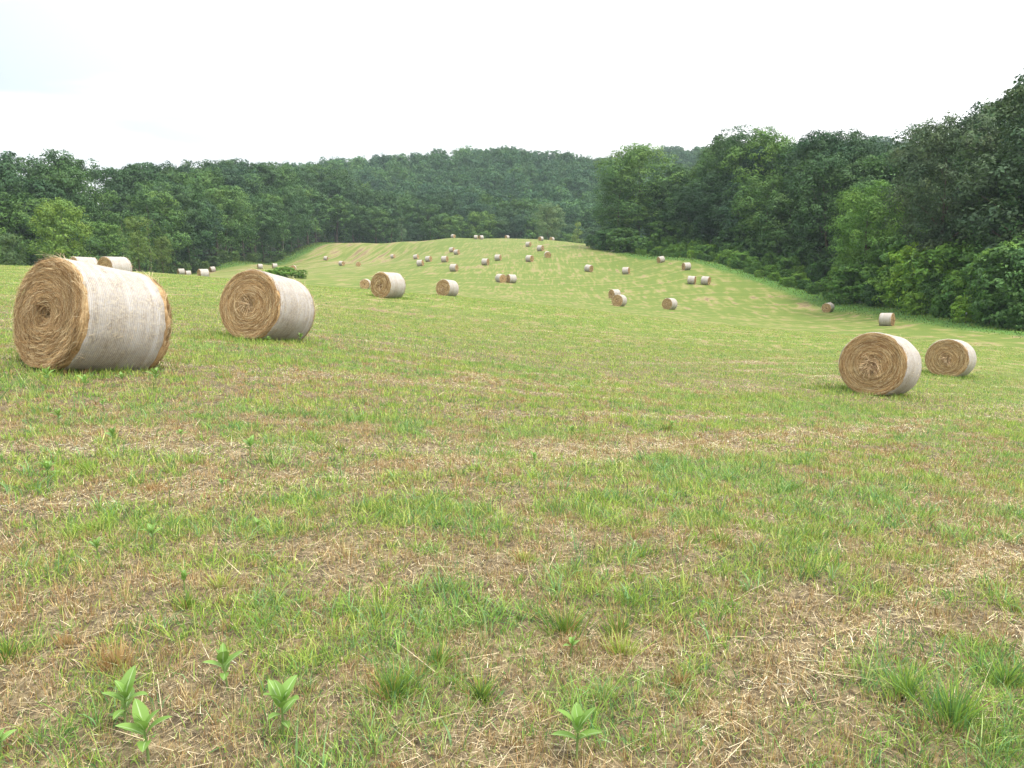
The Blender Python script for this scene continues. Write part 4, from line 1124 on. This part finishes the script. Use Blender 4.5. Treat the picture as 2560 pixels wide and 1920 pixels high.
HAZE = .00015
haze()

# ------------------------------------------------------------------ light
SUN_EL, SUN_AZ = math.radians(62), math.radians(125)       # high, behind and to the right of the camera; azimuth clockwise from +Y
w = bpy.data.worlds.new('World'); scene.world = w; w.use_nodes = True
nt = w.node_tree; nt.nodes.clear()
def wn(t, **k):
    n = nt.nodes.new(t)
    for a, b in k.items(): setattr(n, a, b)
    return n
sky = wn('ShaderNodeTexSky', sky_type='NISHITA', sun_disc=False, sun_elevation=SUN_EL, sun_rotation=SUN_AZ)
b1 = wn('ShaderNodeBackground'); b1.inputs[1].default_value = .05; nt.links.new(sky.outputs[0], b1.inputs[0])
tc = wn('ShaderNodeTexCoord'); sep = wn('ShaderNodeSeparateXYZ'); nt.links.new(tc.outputs['Generated'], sep.inputs[0])
grad = wn('ShaderNodeMapRange'); grad.inputs['From Min'].default_value = 0; grad.inputs['From Max'].default_value = 1; grad.inputs['To Min'].default_value = .66; grad.inputs['To Max'].default_value = 2.0
nt.links.new(sep.outputs[2], grad.inputs[0])
mp = wn('ShaderNodeMapping'); mp.inputs['Scale'].default_value = (1.0, 1.0, 5.5); mp.inputs['Location'].default_value = (.25, .1, .3); nt.links.new(tc.outputs['Generated'], mp.inputs[0])
nz = wn('ShaderNodeTexNoise'); nz.inputs['Scale'].default_value = 2.5; nz.inputs['Detail'].default_value = 4; nz.inputs['Roughness'].default_value = .45; nt.links.new(mp.outputs[0], nz.inputs[0])
xm = wn('ShaderNodeMapRange'); xm.inputs['From Min'].default_value = -.62; xm.inputs['From Max'].default_value = .25; xm.inputs['To Min'].default_value = 1; xm.inputs['To Max'].default_value = 0
nt.links.new(sep.outputs[0], xm.inputs[0])
rp = wn('ShaderNodeValToRGB'); rp.color_ramp.elements[0].position = .42; rp.color_ramp.elements[0].color = (1, 1, 1, 1); rp.color_ramp.elements[1].position = .64; rp.color_ramp.elements[1].color = (0, 0, 0, 1)
nt.links.new(nz.outputs['Fac'], rp.inputs[0])
mu = wn('ShaderNodeMath', operation='MULTIPLY'); nt.links.new(rp.outputs[0], mu.inputs[0]); nt.links.new(xm.outputs[0], mu.inputs[1])
mx = wn('ShaderNodeMix', data_type='RGBA'); mx.inputs[6].default_value = (1, 1, 1, 1); mx.inputs[7].default_value = (.42, .478, .485, 1); nt.links.new(mu.outputs[0], mx.inputs[0])
b2 = wn('ShaderNodeBackground'); nt.links.new(mx.outputs[2], b2.inputs[0]); nt.links.new(grad.outputs[0], b2.inputs[1])
ad = wn('ShaderNodeMixShader'); ad.inputs[0].default_value = .86; nt.links.new(b1.outputs[0], ad.inputs[1]); nt.links.new(b2.outputs[0], ad.inputs[2])
wo = wn('ShaderNodeOutputWorld'); nt.links.new(ad.outputs[0], wo.inputs['Surface'])
sl = bpy.data.lights.new('sun', 'SUN'); sl.energy = 1.5; sl.angle = math.radians(14); sl.color = (1, .96, .9)
so = bpy.data.objects.new('sun', sl); C.objects.link(so)
dv = Vector((math.sin(SUN_AZ) * math.cos(SUN_EL), math.cos(SUN_AZ) * math.cos(SUN_EL), math.sin(SUN_EL)))
so.rotation_euler = dv.to_track_quat('Z', 'Y').to_euler(); so.location = (0, 0, 60)

cam = bpy.data.cameras.new('camera'); co_ = bpy.data.objects.new('camera', cam); C.objects.link(co_)
cam.sensor_width = 36; cam.lens = 36 * F / 2560; cam.clip_end = 4000; cam.clip_start = .05
co_.location = (0, 0, ZC); co_.rotation_euler = (math.pi / 2 - PITCH, 0, 0)
scene.camera = co_
vs = scene.view_settings; vs.view_transform = 'Standard'; vs.look = 'None'; vs.exposure = 1.13; vs.gamma = 1
cy = scene.cycles; cy.max_bounces = 6; cy.diffuse_bounces = 3; cy.glossy_bounces = 2; cy.transmission_bounces = 4; cy.volume_bounces = 0; cy.transparent_max_bounces = 4
cy.use_denoising = True
cy.sample_clamp_indirect = 4
print('trees', len(TREES), 'bale ground errors', [round(float(gz(p[0], p[1]) - p[2]), 2) for p in bp])
